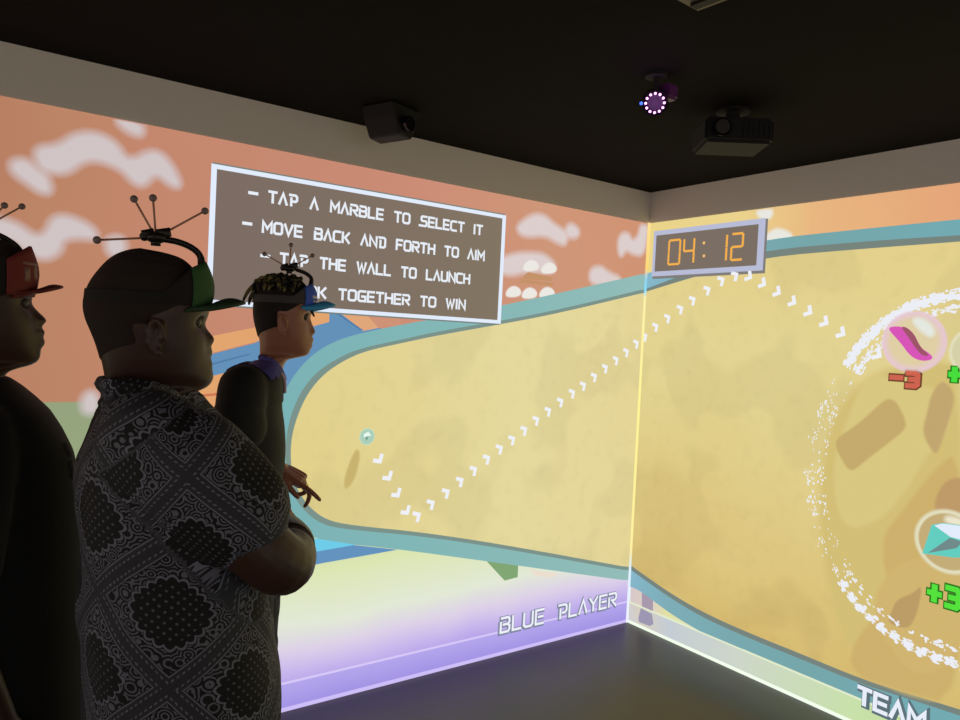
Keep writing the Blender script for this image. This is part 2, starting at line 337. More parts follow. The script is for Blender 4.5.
def blob(c, r1, r2, ang, off):
    n = 7; pts = []
    for i in range(n):
        a = 2*PI*i/n; rr_ = rr.uniform(.65, 1.15); x, y = r1*rr_*math.cos(a), r2*rr_*math.sin(a)
        pts.append((c[0]+x*math.cos(ang)-y*math.sin(ang), c[1]+x*math.sin(ang)+y*math.cos(ang)))
    poly_uv(b, 'B', pts, off, 0.0004)
for i in range(3400):
    l = rr.random()*tot; s = l/tot; p, t = at_len(l)
    dense = 1.0 if s < .27 else ((0.34 if math.sin(s*90)+math.sin(s*37) > .3 else .06) if s < .72 else 0.75)
    if s > .72 and math.sin(s*260) < -0.3: dense = 0.10
    if rr.random() > dense: continue
    wdt = 0.022 if s < .3 else (0.028 if s < .72 else 0.02)
    o = rr.gauss(0, wdt*.45); o = max(-wdt, min(wdt, o))
    if rr.random() < (.12 if s < .25 or s > .72 else .4): o += 0.055
    n_ = (-t[1], t[0]); c = (p[0]+n_[0]*o, p[1]+n_[1]*o)
    k = 1.0 if dense > .5 else .6
    blob(c, rr.uniform(.004, .013)*k, rr.uniform(.003, .007)*k, math.atan2(t[1], t[0]), 0.0150+rr.random()*.0006)
tag(link('chalk_ring', b, em((236, 238, 246))), 'broken white chalk circle round the marbles on the right wall', 'chalk circle', kind='stuff')

# ------------------------------------------------------------------ lettering (angular stroke letters on a 4 x 6 grid)
G = {'T': (4, [[(0,6),(4,6)],[(2,6),(2,0)]]), 'A': (4, [[(0,0),(2,6),(4,0)]]), 'P': (4, [[(0.9,0),(0.9,4.2)],[(0,6),(3.2,6),(4,5.2),(4,3.2),(3.2,2.4),(2,2.4)]]),
 'M': (4.6, [[(0,0),(0,6),(2.3,2.2),(4.6,6),(4.6,0)]]), 'R': (4, [[(0,0),(0,4.2)],[(0,6),(3.4,6),(4,5.2),(4,3.6),(3.4,2.8),(1.6,2.8),(4,0)]]),
 'B': (4, [[(0.2,6),(3.4,6),(3.9,5.2),(3.9,4),(3.2,3.2),(1.2,3.2)],[(3.2,3.2),(4,2.4),(4,.8),(3.4,0),(0,0),(0,4.2)]]), 'L': (3.7, [[(0,6),(0,0),(3.7,0)]]),
 'E': (3.7, [[(3.7,6),(0,6),(0,0),(3.7,0)],[(1.3,3),(3.4,3)]]), 'O': (4.2, [[(.8,0),(0,.8),(0,5.2),(.8,6),(3.4,6),(4.2,5.2),(4.2,.8),(3.4,0),(.8,0)]]),
 'S': (4, [[(4,6),(1.0,6),(0.4,5.4),(0.4,3.7),(1.0,3.1),(3.4,3.1),(4,2.5),(4,.6),(3.4,0),(-.9,0)]]), 'C': (3.9, [[(3.9,6),(.8,6),(0,5.2),(0,.8),(.8,0),(3.9,0)]]),
 'I': (.6, [[(.3,6),(.3,0)]]), 'V': (4.2, [[(0,6),(2.1,0),(4.2,6)]]), 'K': (3.9, [[(0,6),(0,0)],[(3.8,6),(1.4,3.1),(3.9,0)]]), 'N': (4.1, [[(0,0),(0,6),(4.1,0),(4.1,6)]]),
 'D': (4.1, [[(1.0,4.2),(1.0,0),(3.3,0),(4.1,.8),(4.1,5.2),(3.3,6),(0,6)]]), 'F': (3.7, [[(3.7,6),(0,6),(0,0)],[(1.2,3),(3.2,3)]]), 'H': (4.1, [[(0,6),(0,0)],[(4.1,6),(4.1,0)],[(0,3.2),(4.1,3.2)]]),
 'W': (5.2, [[(0,6),(1.3,0),(2.6,5),(3.9,0),(5.2,6)]]), 'U': (4.1, [[(0,6),(0,.8),(.8,0),(3.3,0),(4.1,.8),(4.1,6)]]), 'G': (4.1, [[(4.1,6),(.8,6),(0,5.2),(0,.8),(.8,0),(4.1,0),(4.1,2.8),(2.0,2.8)]]),
 'Y': (4, [[(0,6),(2,3),(4,6)],[(2,3),(2,0)]]), '-': (2.6, [[(0,3),(2.6,3)]]), ' ': (4.6, []),
 '3': (4, [[(0,6),(3.2,6),(4,5.2),(4,.8),(3.2,0),(0,0)],[(1.2,3),(3.8,3)]]), '+': (4, [[(0,3),(4,3)],[(2,5),(2,1)]])}
GAP = 1.55
def stroke(bm, wall, pts, w, off, th=0.0008):
    P = [Vector(p) for p in pts]; closed = (P[0]-P[-1]).length < 1e-6
    n = len(P); L, R = [], []
    for i in range(n):
        if i == 0 and not closed: d = (P[1]-P[0]).normalized(); c = P[0]-d*w*.35; nn = Vector((-d.y, d.x)); k = 1
        elif i == n-1 and not closed: d = (P[-1]-P[-2]).normalized(); c = P[-1]+d*w*.35; nn = Vector((-d.y, d.x)); k = 1
        else:
            a = (P[i]-P[i-1]).normalized() if i > 0 else (P[-1]-P[-2]).normalized()
            d = (P[(i+1) % n]-P[i]).normalized() if i < n-1 else (P[1]-P[0]).normalized()
            nn = (Vector((-a.y, a.x))+Vector((-d.y, d.x))); nn.normalize(); k = 1/max(.45, nn.dot(Vector((-a.y, a.x)))); c = P[i]
        L.append(c+nn*w*.5*k); R.append(c-nn*w*.5*k)
    for i in range(n-1):
        q = [L[i], L[i+1], R[i+1], R[i]]
        t = [to3(wall, v.x, v.y, off) for v in q]; f = [bm.verts.new(v) for v in t]; g = [bm.verts.new(v+nrm(wall)*th) for v in t]
        bm.faces.new(f); bm.faces.new(g[::-1])
        for a in range(4): bm.faces.new([f[a], g[a], g[(a+1) % 4], f[(a+1) % 4]])
def twidth(s): return sum(G[c][0]+GAP for c in s)-GAP
def letters(wall, s, u0, u1, z0, hgt, wk, off, name, material, parent, shift=(0, 0), outline=None):
    """one mesh per word; u0->u1 from the first to the last stroke"""
    tw = twidth(s); k = (u1-u0)/tw; kz = hgt/6.0; x = 0; words = []; cur = []
    for c in s:
        if c == ' ': words.append(cur); cur = []
        else:
            for st in G[c][1]: cur.append([(u0+(x+a)*k+shift[0], z0+b_*kz+shift[1]) for a, b_ in st])
        x += G[c][0]+GAP
    words.append(cur)
    for wds in words:
        if not wds: continue
        b = bmesh.new()
        for i, st in enumerate(wds): stroke(b, wall, st, wk, off+i*1e-5)
        link(name, b, material, parent)

# ------------------------------------------------------------------ instruction panel
W_ = 'A'
tl, tr, br = wpt(W_, 210, 163), wpt(W_, 505, 215.7), wpt(W_, 500.7, 325.7)
bl = wpt(W_, 207, 301.5)
uL, uR = (tl[0]+bl[0])/2, (tr[0]+br[0])/2; zT, zB = (tl[1]+tr[1])/2, (bl[1]+br[1])/2
ip = tag(empty('instruction_panel'), 'brown rectangle of white-lettered game instructions with a white outline, high on the left wall', 'instruction panel')
OP = 0.0150
def rect_uv(bm, wall, a, c, z0_, z1_, off, th=TH): poly_uv(bm, wall, [(a, z0_), (c, z0_), (c, z1_), (a, z1_)], off, th)
b = bmesh.new(); rect_uv(b, W_, uL-.006, uR+.006, zB-.006, zT+.006, OP-.0012); link('shadow_edge', b, em((118, 128, 122)), ip)
b = bmesh.new(); rect_uv(b, W_, uL, uR, zB, zT, OP); link('background', b, em_ramp('X', [(-2.6, (122, 106, 100)), (-1.0, (130, 116, 98))], 3, .2), ip)
b = bmesh.new(); fw = 0.017
rect_uv(b, W_, uL, uR, zT-fw, zT, OP+.0012); rect_uv(b, W_, uL, uR, zB, zB+fw, OP+.0012)
rect_uv(b, W_, uL, uL-fw*1.2, zB+fw, zT-fw, OP+.0012); rect_uv(b, W_, uR+fw*1.2, uR, zB+fw, zT-fw, OP+.0012)
link('outline', b, em((226, 236, 252)), ip)
lt = em((232, 238, 246))
def line(s, p0, p1, prefix=None, dash=None):
    a, c = wpt('A', *p0), wpt('A', *p1); z0_ = (a[1]+c[1])/2; h_ = 0.041
    letters('A', s, a[0], c[0], z0_, h_, 0.0098, OP+.0012, 'lettering', lt, ip)
    k = (c[0]-a[0])/twidth(s)
    if prefix: letters('A', prefix, a[0]-k*(twidth(prefix)+GAP), a[0]-k*GAP, z0_, h_, 0.0098, OP+.0012, 'lettering', lt, ip)
    if dash:
        d0_, d1 = wpt('A', *dash[0])[0], wpt('A', *dash[1])[0]
        b = bmesh.new(); rect_uv(b, 'A', d0_, d1, z0_+h_*.45, z0_+h_*.45+.012, OP+.0012); link('dash', b, lt, ip)
line('TAP A MARBLE TO SELECT IT', (268.5, 202), (481.5, 235), None, ((248,192),(258,194)))
line('MOVE BACK AND FORTH TO AIM', (262.5, 231.5), (483.3, 261), None, ((242,222),(252,223)))
line('TAP THE WALL TO LAUNCH', (280, 263.5), (468.7, 284), None, ((260,256),(270,257)))
line('TOGETHER TO WIN', (338.5, 299.5), (464.3, 309), 'WORK ', ((262,288),(272,289)))

# ------------------------------------------------------------------ timer
tm = tag(empty('timer_display'), 'grey countdown clock with lavender frame and orange digits by the corner', 'timer')
W_ = 'B'
tl, tr, br, bl = wpt(W_, 653.5, 231), wpt(W_, 766, 218.5), wpt(W_, 763, 271), wpt(W_, 653, 276)
u0, u1 = max(.027, (tl[0]+bl[0])/2), (tr[0]+br[0])/2; z1_, z0_ = (tl[1]+tr[1])/2, (bl[1]+br[1])/2
b = bmesh.new(); rect_uv(b, W_, u0+.006, u1+.012, z0_-.014, z1_-.004, OP-.0012); link('drop_shadow', b, em((128, 124, 122)), tm)
b = bmesh.new(); rect_uv(b, W_, u0, u1, z0_, z1_, OP); link('frame', b, em((184, 188, 214)), tm)
b = bmesh.new(); rect_uv(b, W_, u0+.02, u1-.036, z0_+.026, z1_-.026, OP+.0012); link('screen', b, em((122, 110, 100)), tm)
SEG = {'0': 'abcdef', '4': 'fgbc', '1': 'bc', '2': 'abged'}
def digit(ch, x0, x1, zb, zt, off):
    sx, zm = x1-x0, (zb+zt)/2; g = .005; w = 0.0115
    P = {'a': ((x0+g, zt), (x1-g, zt)), 'd': ((x0+g, zb), (x1-g, zb)), 'g': ((x0+g, zm), (x1-g, zm)), 'b': ((x1, zm+g), (x1, zt-g)), 'c': ((x1, zb+g), (x1, zm-g)), 'f': ((x0, zm+g), (x0, zt-g)), 'e': ((x0, zb+g), (x0, zm-g))}
    b = bmesh.new()
    for i, s in enumerate(SEG[ch]): stroke(b, 'B', P[s], w, off+i*1e-5)
    link('digit', b, em((246, 176, 76)), tm)
zt_, zb_ = (wpt('B', 675, 240)[1]+wpt('B', 738, 234)[1])/2, (wpt('B', 675, 264)[1]+wpt('B', 738, 260)[1])/2
for ch, xa, xb in (('0', 669.5, 680.5), ('4', 684.5, 694.5), ('1', 722, 727), ('2', 732, 743)):
    digit(ch, wpt('B', xa, 250)[0], wpt('B', xb, 250)[0], zb_, zt_, OP+.0024)
for py in (243, 256): b = bmesh.new(); poly_uv(b, 'B', disc_pts(wpt('B', 704.5, py), .008, 12), OP+.0024); link('colon_dot', b, em((246, 190, 110)), tm)

# ------------------------------------------------------------------ captions and scores
bp = tag(empty('player_caption'), 'white BLUE PLAYER lettering with grey shadow, low on the left wall near the corner', 'projected caption')
a, c = wpt('A', 500, 631.5), wpt('A', 615, 608); zz = (a[1]+c[1])/2
letters('A', 'BLUE PLAYER', a[0], c[0], zz+.006, .071, .025, .0154, 'letter_shadow', em((124, 134, 156)), bp, (0.003, -0.003))
letters('A', 'BLUE PLAYER', a[0], c[0], zz+.006, .071, .012, .0168, 'lettering', em((238, 240, 250)), bp)
tp = tag(empty('team_caption'), 'white TEAM lettering with grey shadow at the foot of the right wall', 'projected caption')
a, c = wpt('B', 858.5, 702), wpt('B', 924, 733); zz = (a[1]+c[1])/2; ht = wpt('B', 858.5, 686)[1]-a[1]
letters('B', 'TEAM', a[0], c[0], a[1], ht, .034, .0154, 'letter_shadow', em((92, 112, 122)), tp, (0.006, -0.003))
letters('B', 'TEAM', a[0], c[0], a[1], ht, .017, .0168, 'lettering', em((232, 238, 250)), tp)
def score(s, pxs, label, col, edge, grp=None):
    o = tag(empty('score_number'), label, 'score number')
    for ch, (x0, y0, x1, y1) in zip(s, pxs):
        a, c = wpt('B', x0, y1), wpt('B', x1, y0); hh = c[1]-a[1]
        for w, off, m_, nm in ((.034, .0172, em(edge), 'outline'), (.021, .0184, em(col), 'figure')):
            b = bmesh.new()
            if ch == '-': st = [[(a[0], (a[1]+c[1])/2), (c[0], (a[1]+c[1])/2)]]
            else: st = [[(a[0]+u/4*(c[0]-a[0]), a[1]+v/6*hh) for u, v in q] for q in G[ch][1]]
            for i, q in enumerate(st): stroke(b, 'B', q, w, off+i*1e-5)
            link(nm, b, m_, o)
score('-3', [(891.5,371,902.5,384),(907.5,373.5,918.5,385.5)], 'red minus three under the pink marble', (206, 98, 78), (110, 66, 44))
score('+', [(950.5,366,960,383)], 'green plus sign at the right edge under the pale marble', (70, 222, 60), (40, 120, 30))
score('+3', [(929,584,941,602),(947,590.5,960,605)], 'green plus three under the teal marble', (84, 226, 60), (40, 120, 30))

# ------------------------------------------------------------------ marbles
def marble(wall, c, rpx, label, rim, glow, fig, figpts, dark, darkpts, hi=None, hipts=None, halo=None, k=None):
    cc = wpt(wall, *c); r = wpt(wall, c[0], c[1]-rpx)[1]-cc[1]
    o = tag(empty('marble'), label, 'projected marble')
    base = 0.0172
    soft_poly('glass_rim', wall, disc_pts(cc, r*.98, 24), base, rim, o, r*.10, raw=True)
    soft_poly('glass_body', wall, disc_pts(cc, r*(.80 if halo else .87), 24), base+.0012, glow, o, r*(.34 if halo else .06), raw=True)
    P = lambda l: [(cc[0]+x*r, cc[1]+z*r) for x, z in l]
    if hi: soft_poly('highlight', wall, P(hipts), base+.0024, hi, o, r*.16, raw=True)
    b = bmesh.new(); poly_uv(b, wall, smooth_closed(P(figpts), 2 if halo else 0), base+.0036); link('inner_swirl', b, em(fig), o)
    b = bmesh.new(); poly_uv(b, wall, smooth_closed(P(darkpts), 2 if halo else 0), base+.0048); link('swirl_shade', b, em(dark), o)
    return o
marble('B', (914, 342), 30.5, 'pink-rimmed marble with a magenta swirl, upper right on the sand', (232, 196, 226), (224, 206, 164), (216, 84, 184),
       [(-.82,.40),(-.72,.50),(-.35,.50),(-.10,.30),(.15,-.12),(.62,-.42),(.60,-.56),(.30,-.62),(-.05,-.48),(-.40,-.02)], (158, 84, 106),
       [(-.42,.50),(-.22,.48),(.04,.24),(.22,-.14),(.55,-.44),(.30,-.44),(.06,-.16),(-.14,.14)], (228, 232, 224), [(-.1,.76),(.3,.74),(.62,.40),(.55,.16),(.2,.4)], halo=True)
marble('B', (949, 541.5), 32, 'clear-rimmed marble with a teal and white gem, at the right edge', (226, 222, 190), (196, 172, 120), (98, 206, 192),
       [(-.72,-.56),(-.50,.42),(-.2,.55),(.5,.62),(.5,-.36),(.2,-.45)], (112, 138, 138), [(-.56,-.50),(0.05,.14),(.4,.1),(.25,-.14)], (236, 230, 206), [(-.1,.78),(.3,.78),(.4,.6),(-.1,.6)])
b = bmesh.new(); mc = wpt('B', 949, 541.5); mr_ = wpt('B', 949, 509.5)[1]-mc[1]
poly_uv(b, 'B', [(mc[0]+x*mr_, mc[1]+z*mr_) for x, z in [(-.42,.42),(-.2,.53),(.5,.60),(.5,.15),(.06,.17)]], .0214); link('white_facet', b, em((226, 236, 250)), bpy.data.objects['marble.001'])
marble('B', (978, 352), 26, 'pale marble cut by the right edge, beside the pink one', (226, 222, 186), (214, 208, 168), (206, 220, 190),
       [(-.5,-.4),(-.3,.5),(.5,.5),(.5,-.3)], (180, 190, 160), [(-.3,-.3),(0,.2),(.3,-.1)])
marble('A', (366.5, 436.5), 8.5, 'small aqua marble at the start of the arrow trail', (192, 220, 190), (170, 206, 186), (232, 248, 240),
       [(-.5,.1),(-.1,.6),(.5,.3),(.4,-.1),(0,.1)], (110, 156, 140), [(-.1,-.02),(.3,.0),(.1,-.5)])

# ------------------------------------------------------------------ arrow trail
def arrow_mesh(wall):
    b = bmesh.new(); a, w, th = .040, .015, .0008
    # right-angled chevron whose tip points along +u
    pts = [(.020, 0), (-.012, .032), (-.012-w*.0, .032-w*1.35), (.020-w*1.35, 0), (-.012, -.032+w*1.35), (-.012, -.032)]
    pts = [(.022, 0), (-.007, .031), (-.020, .019), (-.002, 0), (-.020, -.019), (-.007, -.031)]
    v = [Vector((x, 0, z)) for x, z in pts]; slab(b, v, Vector((0, th, 0)))
    me = bpy.data.meshes.new('direction_arrow'); bmesh.ops.recalc_face_normals(b, faces=b.faces); b.to_mesh(me); b.free(); me.materials.append(em((238, 240, 246))); return me
ame = arrow_mesh('A')
trail = [('A', 378.7,459.5),('A', 388,476.7),('A', 396.7,493.6),('A', 406,511),('A', 417,515.7),('A', 431,503.7),('A', 446,492.5),('A', 460,481),('A', 473.6,470),('A', 486.7,458.7),('A', 499.5,448.6),('A', 511.9,439.5),('A', 524,430),('A', 536,420),('A', 548,411),('A', 560.3,401.7),('A', 572,393),('A', 583,385.5),('A', 594,376.7),('A', 605,368),('A', 615.7,360),('A', 626,352),('A', 636,343.5),
 ('B', 645,336.5),('B', 656,326.7),('B', 668,318),('B', 680.7,309),('B', 693,300),('B', 707.7,290),('B', 721.7,280.5),('B', 735.5,275.5),('B', 749.3,276.5),('B', 763,283.5),('B', 777.7,292),('B', 793,301.7),('B', 809,311.5),('B', 825,322),('B', 841.7,333),('B', 877.8,354.5)]
for i, (w, x, y) in enumerate(trail):
    c = wpt(w, x, y)
    if i < 4: q = (wpt(w, 388, 476.7)[0]-wpt(w, 378.7, 459.5)[0], wpt(w, 388, 476.7)[1]-wpt(w, 378.7, 459.5)[1]); lab = 'white arrow on the short trail falling from the small aqua marble'
    elif w == 'A': a_, b_ = wpt(w, 431, 503.7), wpt(w, 605, 368); q = (b_[0]-a_[0], b_[1]-a_[1]); lab = 'white arrow on the long trail rising across the left wall'
    elif i < 31: a_, b_ = wpt(w, 656, 326.7), wpt(w, 721.7, 280.5); q = (b_[0]-a_[0], b_[1]-a_[1]); lab = 'white arrow rising on the right wall towards the timer'
    else: a_, b_ = wpt(w, 777.7, 292), wpt(w, 841.7, 333); q = (b_[0]-a_[0], b_[1]-a_[1]); lab = 'white arrow on the trail falling from the timer to the chalk circle'
    o = bpy.data.objects.new('direction_arrow', ame); COL.objects.link(o)
    # local x runs to the viewer's right along the wall
    ang = math.atan2(q[1], -q[0] if w == 'A' else q[0])
    o.location = to3(w, c[0], c[1], .0150)
    if w == 'A': o.rotation_euler = (0, -ang, 0)
    else: o.rotation_euler = (Matrix.Rotation(-PI/2, 3, 'Z') @ Matrix.Rotation(-ang, 3, 'Y')).to_euler()
    grp = lab.replace('white arrow', 'arrows'); k = i if i < 4 else (i-4 if w == 'A' else (i-23 if i < 31 else i-31))
    nth = ['first', 'second', 'third', 'fourth', 'fifth', 'sixth', 'seventh', 'eighth', 'ninth', 'tenth', 'eleventh', 'twelfth', 'thirteenth', 'fourteenth', 'fifteenth', 'sixteenth', 'seventeenth', 'eighteenth', 'nineteenth'][k]
    lab = ('white arrow, %s down the short trail from the small aqua marble' if i < 4 else ('white arrow, %s from the bottom of the long trail on the left wall' if w == 'A' else ('white arrow, %s right of the corner on the trail up to the timer' if i < 31 else 'white arrow, %s below the timer on the trail falling to the chalk circle'))) % nth
    tag(o, lab, 'projected arrow', grp)

# ------------------------------------------------------------------ ceiling fittings
m_blk = mat('black_plastic', (12, 12, 13), 0.7); m_blkg = mat('glossy_black_plastic', (16, 14, 18), 0.18); m_drk = mat('dark_grey_metal', (58, 54, 52), 0.5, 0.3)
def cyl(bm, c, r, h, axis=Vector((0, 0, 1)), n=32, r2=None):
    M = Matrix.Translation(c) @ axis.to_track_quat('Z', 'Y').to_matrix().to_4x4()
    bmesh.ops.create_cone(bm, cap_ends=True, segments=n, radius1=r, radius2=r if r2 is None else r2, depth=h, matrix=M)
# tracking camera with a ring of violet LEDs
p = zpt(655, 103, 2.34); aim = (CAM+Vector((-.2, -.1, -.25))-p).normalized()
tc_ = tag(empty('tracking_camera', (p.x, p.y, H)), 'small round camera with a ring of violet lights under the black ceiling', 'camera')
inv = Vector((p.x, p.y, H))
b = bmesh.new(); cyl(b, Vector((0, 0, -.006)), .035, .012); cyl(b, Vector((0, 0, -.035)), .009, .05); link('mount', b, m_blk, tc_)
b = bmesh.new(); cyl(b, p-inv-aim*.035, .044, .07, aim, r2=.040); link('housing', b, m_blkg, tc_)
b = bmesh.new(); cyl(b, p-inv+aim*.003, .017, .008, aim); link('lens', b, mat('lens_glass', (14, 6, 20), 0.5), tc_)
ml = em((250, 170, 250), 3.0)
sx = aim.cross(Vector((0, 0, 1))).normalized(); sy = sx.cross(aim)
for i in range(12):
    a = 2*PI*i/12; b = bmesh.new(); bmesh.ops.create_icosphere(b, subdivisions=1, radius=.0046, matrix=Matrix.Translation(p-inv+aim*.003+sx*(.029*math.cos(a))+sy*(.029*math.sin(a)))); link('led', b, ml, tc_)
b = bmesh.new(); bmesh.ops.create_icosphere(b, subdivisions=1, radius=.006, matrix=Matrix.Translation(p-inv+sx*.043)); link('status_light', b, em((70, 110, 255), 2.0), tc_)
# added block painted violet to stand for the LED ring's reflection
b = bmesh.new(); q = p-inv-sx*.035+Vector((0, 0, .028))-aim*.05; box(b, q-Vector((.028, .028, .024)), q+Vector((.028, .028, .024)), .008); link('violet_reflection', b, mat('violet_reflection_paint', (96, 40, 110), 0.4), tc_)
pl = bpy.data.lights.new('led_glow', 'POINT'); pl.energy = .12; pl.color = (.8, .25, 1); pl.shadow_soft_size = .03
plo = bpy.data.objects.new('led_glow', pl); COL.objects.link(plo); plo.location = p+aim*.03
# box projectors
def projector(loc, rz, sz, label, m_):
    o = tag(empty('projector', loc, rz), label, 'projector'); w, d, h = sz
    b = bmesh.new(); box(b, (-w/2, -d/2, -h-.05), (w/2, d/2, -.05), .012); link('body', b, m_, o)
    b = bmesh.new(); cyl(b, Vector((0, 0, -.026)), .025, .055); cyl(b, Vector((0, 0, -.004)), .06, .008); link('ceiling_mount', b, m_blk, o)
    b = bmesh.new(); cyl(b, Vector((-w*.28, -d/2-.008, -.05-h*.5)), .032, .03, Vector((0, 1, 0))); link('lens_barrel', b, m_blkg, o)
    b = bmesh.new(); cyl(b, Vector((-w*.28, -d/2-.025, -.05-h*.5)), .024, .006, Vector((0, 1, 0))); link('lens', b, m_drk, o)
    b = bmesh.new()
    for k in range(6): box(b, (w*.05+k*.018, -d/2-.003, -.05-h*.8), (w*.05+k*.018+.008, -d/2+.002, -.05-h*.2))
    link('vent', b, m_blk, o)
    return o
p = zpt(732, 131, 2.36)
projector((p.x, p.y, H), math.radians(-38), (.24, .20, .09), 'dim grey box projector hung from the ceiling right of the violet camera', mat('projector_grey', (27, 26, 26), .85))
p = zpt(391, 136, 2.33); pj = tag(empty('projector', (p.x, p.y, H), math.radians(20)), 'black projector hanging low over the instruction panel by the ceiling edge', 'projector')
b = bmesh.new(); slab(b, [Vector(v) for v in [(-.09, -.08, .0), (-.075, -.08, -.05), (-.04, -.08, -.115), (.03, -.08, -.12), (.055, -.08, -.075), (.08, -.08, .0)]], Vector((0, .16, 0))); bmesh.ops.bevel(b, geom=b.edges[:], offset=.006, segments=1, affect='EDGES'); link('body', b, m_blk, pj)
b = bmesh.new(); cyl(b, Vector((-.01, -.09, -.07)), .028, .03, Vector((0, 1, 0))); link('lens', b, m_blkg, pj)
# grille fitting at the top of the frame
p = zpt(697, 13, H-.05); gf = tag(empty('ceiling_fitting', (p.x, p.y, H), math.radians(8)), 'olive-grey boxed ceiling fitting with dark bars at the top of the frame', 'ceiling fitting')
m_ol = mat('olive_metal', (112, 102, 78), .55)
M = Matrix.Rotation(YAW-.25, 4, 'Z')
b = bmesh.new(); box(b, (.0, .0, -.05), (.32, .32, 0), .008); bmesh.ops.transform(b, matrix=M @ Matrix.Rotation(PI*.75, 4, 'Z'), verts=b.verts); gb = link('frame', b, m_ol, gf)
b = bmesh.new()
for k in range(4): box(b, (.03+.07*k, .02, -.058), (.055+.07*k, .30, -.049))
bmesh.ops.transform(b, matrix=M @ Matrix.Rotation(PI*.75, 4, 'Z'), verts=b.verts); link('bar', b, m_blk, gf)
gf.location = (p.x, p.y, H)
M0 = Matrix.Rotation(0, 4, 'Z')

# ------------------------------------------------------------------ people
def remesh(name, bm, vox, material, parent, smooth=2, pre=None):
    me = bpy.data.meshes.new(name); bmesh.ops.recalc_face_normals(bm, faces=bm.faces); bm.to_mesh(me); bm.free()
    o = bpy.data.objects.new(name, me); COL.objects.link(o)
    r = o.modifiers.new('r', 'REMESH'); r.mode = 'VOXEL'; r.voxel_size = vox
    if smooth: s = o.modifiers.new('s', 'SMOOTH'); s.iterations = smooth; s.factor = .5
    dg = bpy.context.evaluated_depsgraph_get(); dg.update()
    nm = bpy.data.meshes.new_from_object(o.evaluated_get(dg)); o.modifiers.clear(); o.data = nm; bpy.data.meshes.remove(me); nm.name = name
    nm.materials.clear(); nm.materials.append(material); nm.polygons.foreach_set('use_smooth', [True]*len(nm.polygons))
    o.parent = parent; return o
def rings(bm, R):                            # closed loft through rings of equal length
    V = [[bm.verts.new(p) for p in r] for r in R]; n = len(R[0])
    for a, c in zip(V, V[1:]):
        for i in range(n): j = (i+1) % n; bm.faces.new([a[i], a[j], c[j], c[i]])
    for r in (V[0], V[-1]):
        cc = bm.verts.new(sum((v.co for v in r), Vector())/n)
        for i in range(n): bm.faces.new([r[i], r[(i+1) % n], cc])
def cat(P, R, it=6):                         # Catmull-Rom resample of a chain
    out, rad = [], []; n = len(P)
    for i in range(n-1):
        p0, p1, p2, p3 = P[max(i-1, 0)], P[i], P[i+1], P[min(i+2, n-1)]
        for k in range(it):
            t = k/it; out.append(.5*((2*p1)+(p2-p0)*t+(2*p0-5*p1+4*p2-p3)*t*t+(3*p1-p0-3*p2+p3)*t**3)); rad.append(R[i]+(R[i+1]-R[i])*t)
    return out+[P[-1]], rad+[R[-1]]
def tube(bm, P, R, n=16, flat=1.0, ref=Vector((0, 1, 0)), caps=True, it=6, sm=True):
    P = [Vector(p) for p in P]
    if sm and len(P) > 2: P, R = cat(P, R, it)
    else: R = list(R)
    T_ = [(P[min(i+1, len(P)-1)]-P[max(i-1, 0)]).normalized() for i in range(len(P))]
    C = []; 
    if caps:
        for k in (0, 25, 50, 70): a = math.radians(k); C.append((P[0]-T_[0]*R[0]*math.cos(a), R[0]*max(.05, math.sin(a)), T_[0]))
    for p, r, t in zip(P, R, T_): C.append((p, r, t))
    if caps:
        for k in (70, 50, 25, 0): a = math.radians(k); C.append((P[-1]+T_[-1]*R[-1]*math.cos(a), R[-1]*max(.05, math.sin(a)), T_[-1]))
    rr_ = []
    for p, r, t in C:
        s = ref-t*ref.dot(t)
        if s.length < .2: s = Vector((0, 0, 1))-t*t.z
        if s.length < .2: s = Vector((1, 0, 0))-t*t.x
        s.normalize(); q = t.cross(s)
        rr_.append([p+s*(r*flat*math.cos(2*PI*i/n))+q*(r*math.sin(2*PI*i/n)) for i in range(n)])
    rings(bm, rr_)
def ell(bm, c, r, rot=None):
    M = Matrix.Translation(c) @ (rot.to_4x4() if rot else Matrix.Identity(4)) @ Matrix.Diagonal((*r, 1))
    bmesh.ops.create_uvsphere(bm, u_segments=24, v_segments=14, radius=1, matrix=M)
def interp(L, x):                            # L sorted by descending key
    if x >= L[0][0]: return L[0][1]
    if x <= L[-1][0]: return L[-1][1]
    for (a, va), (c, vc) in zip(L, L[1:]):
        if c <= x <= a: k = (a-x)/(a-c) if a != c else 0; return va+(vc-va)*k
def sections(bm, L, n=40, ex=2.3, cy=0):     # L: (z, xback, xfront, halfwidth)
    R = []
    for s in L:
        z, xb, xf, w = s[:4]; c, a = (xb+xf)/2, (xf-xb)/2; r = []
        for i in range(n):
            t = 2*PI*i/n; ct, st = math.cos(t), math.sin(t); e = 2/ex
            r.append(Vector((c+a*math.copysign(abs(ct)**e, ct), cy+w*math.copysign(abs(st)**e, st), z)))
        R.append(r)
    rings(bm, R)
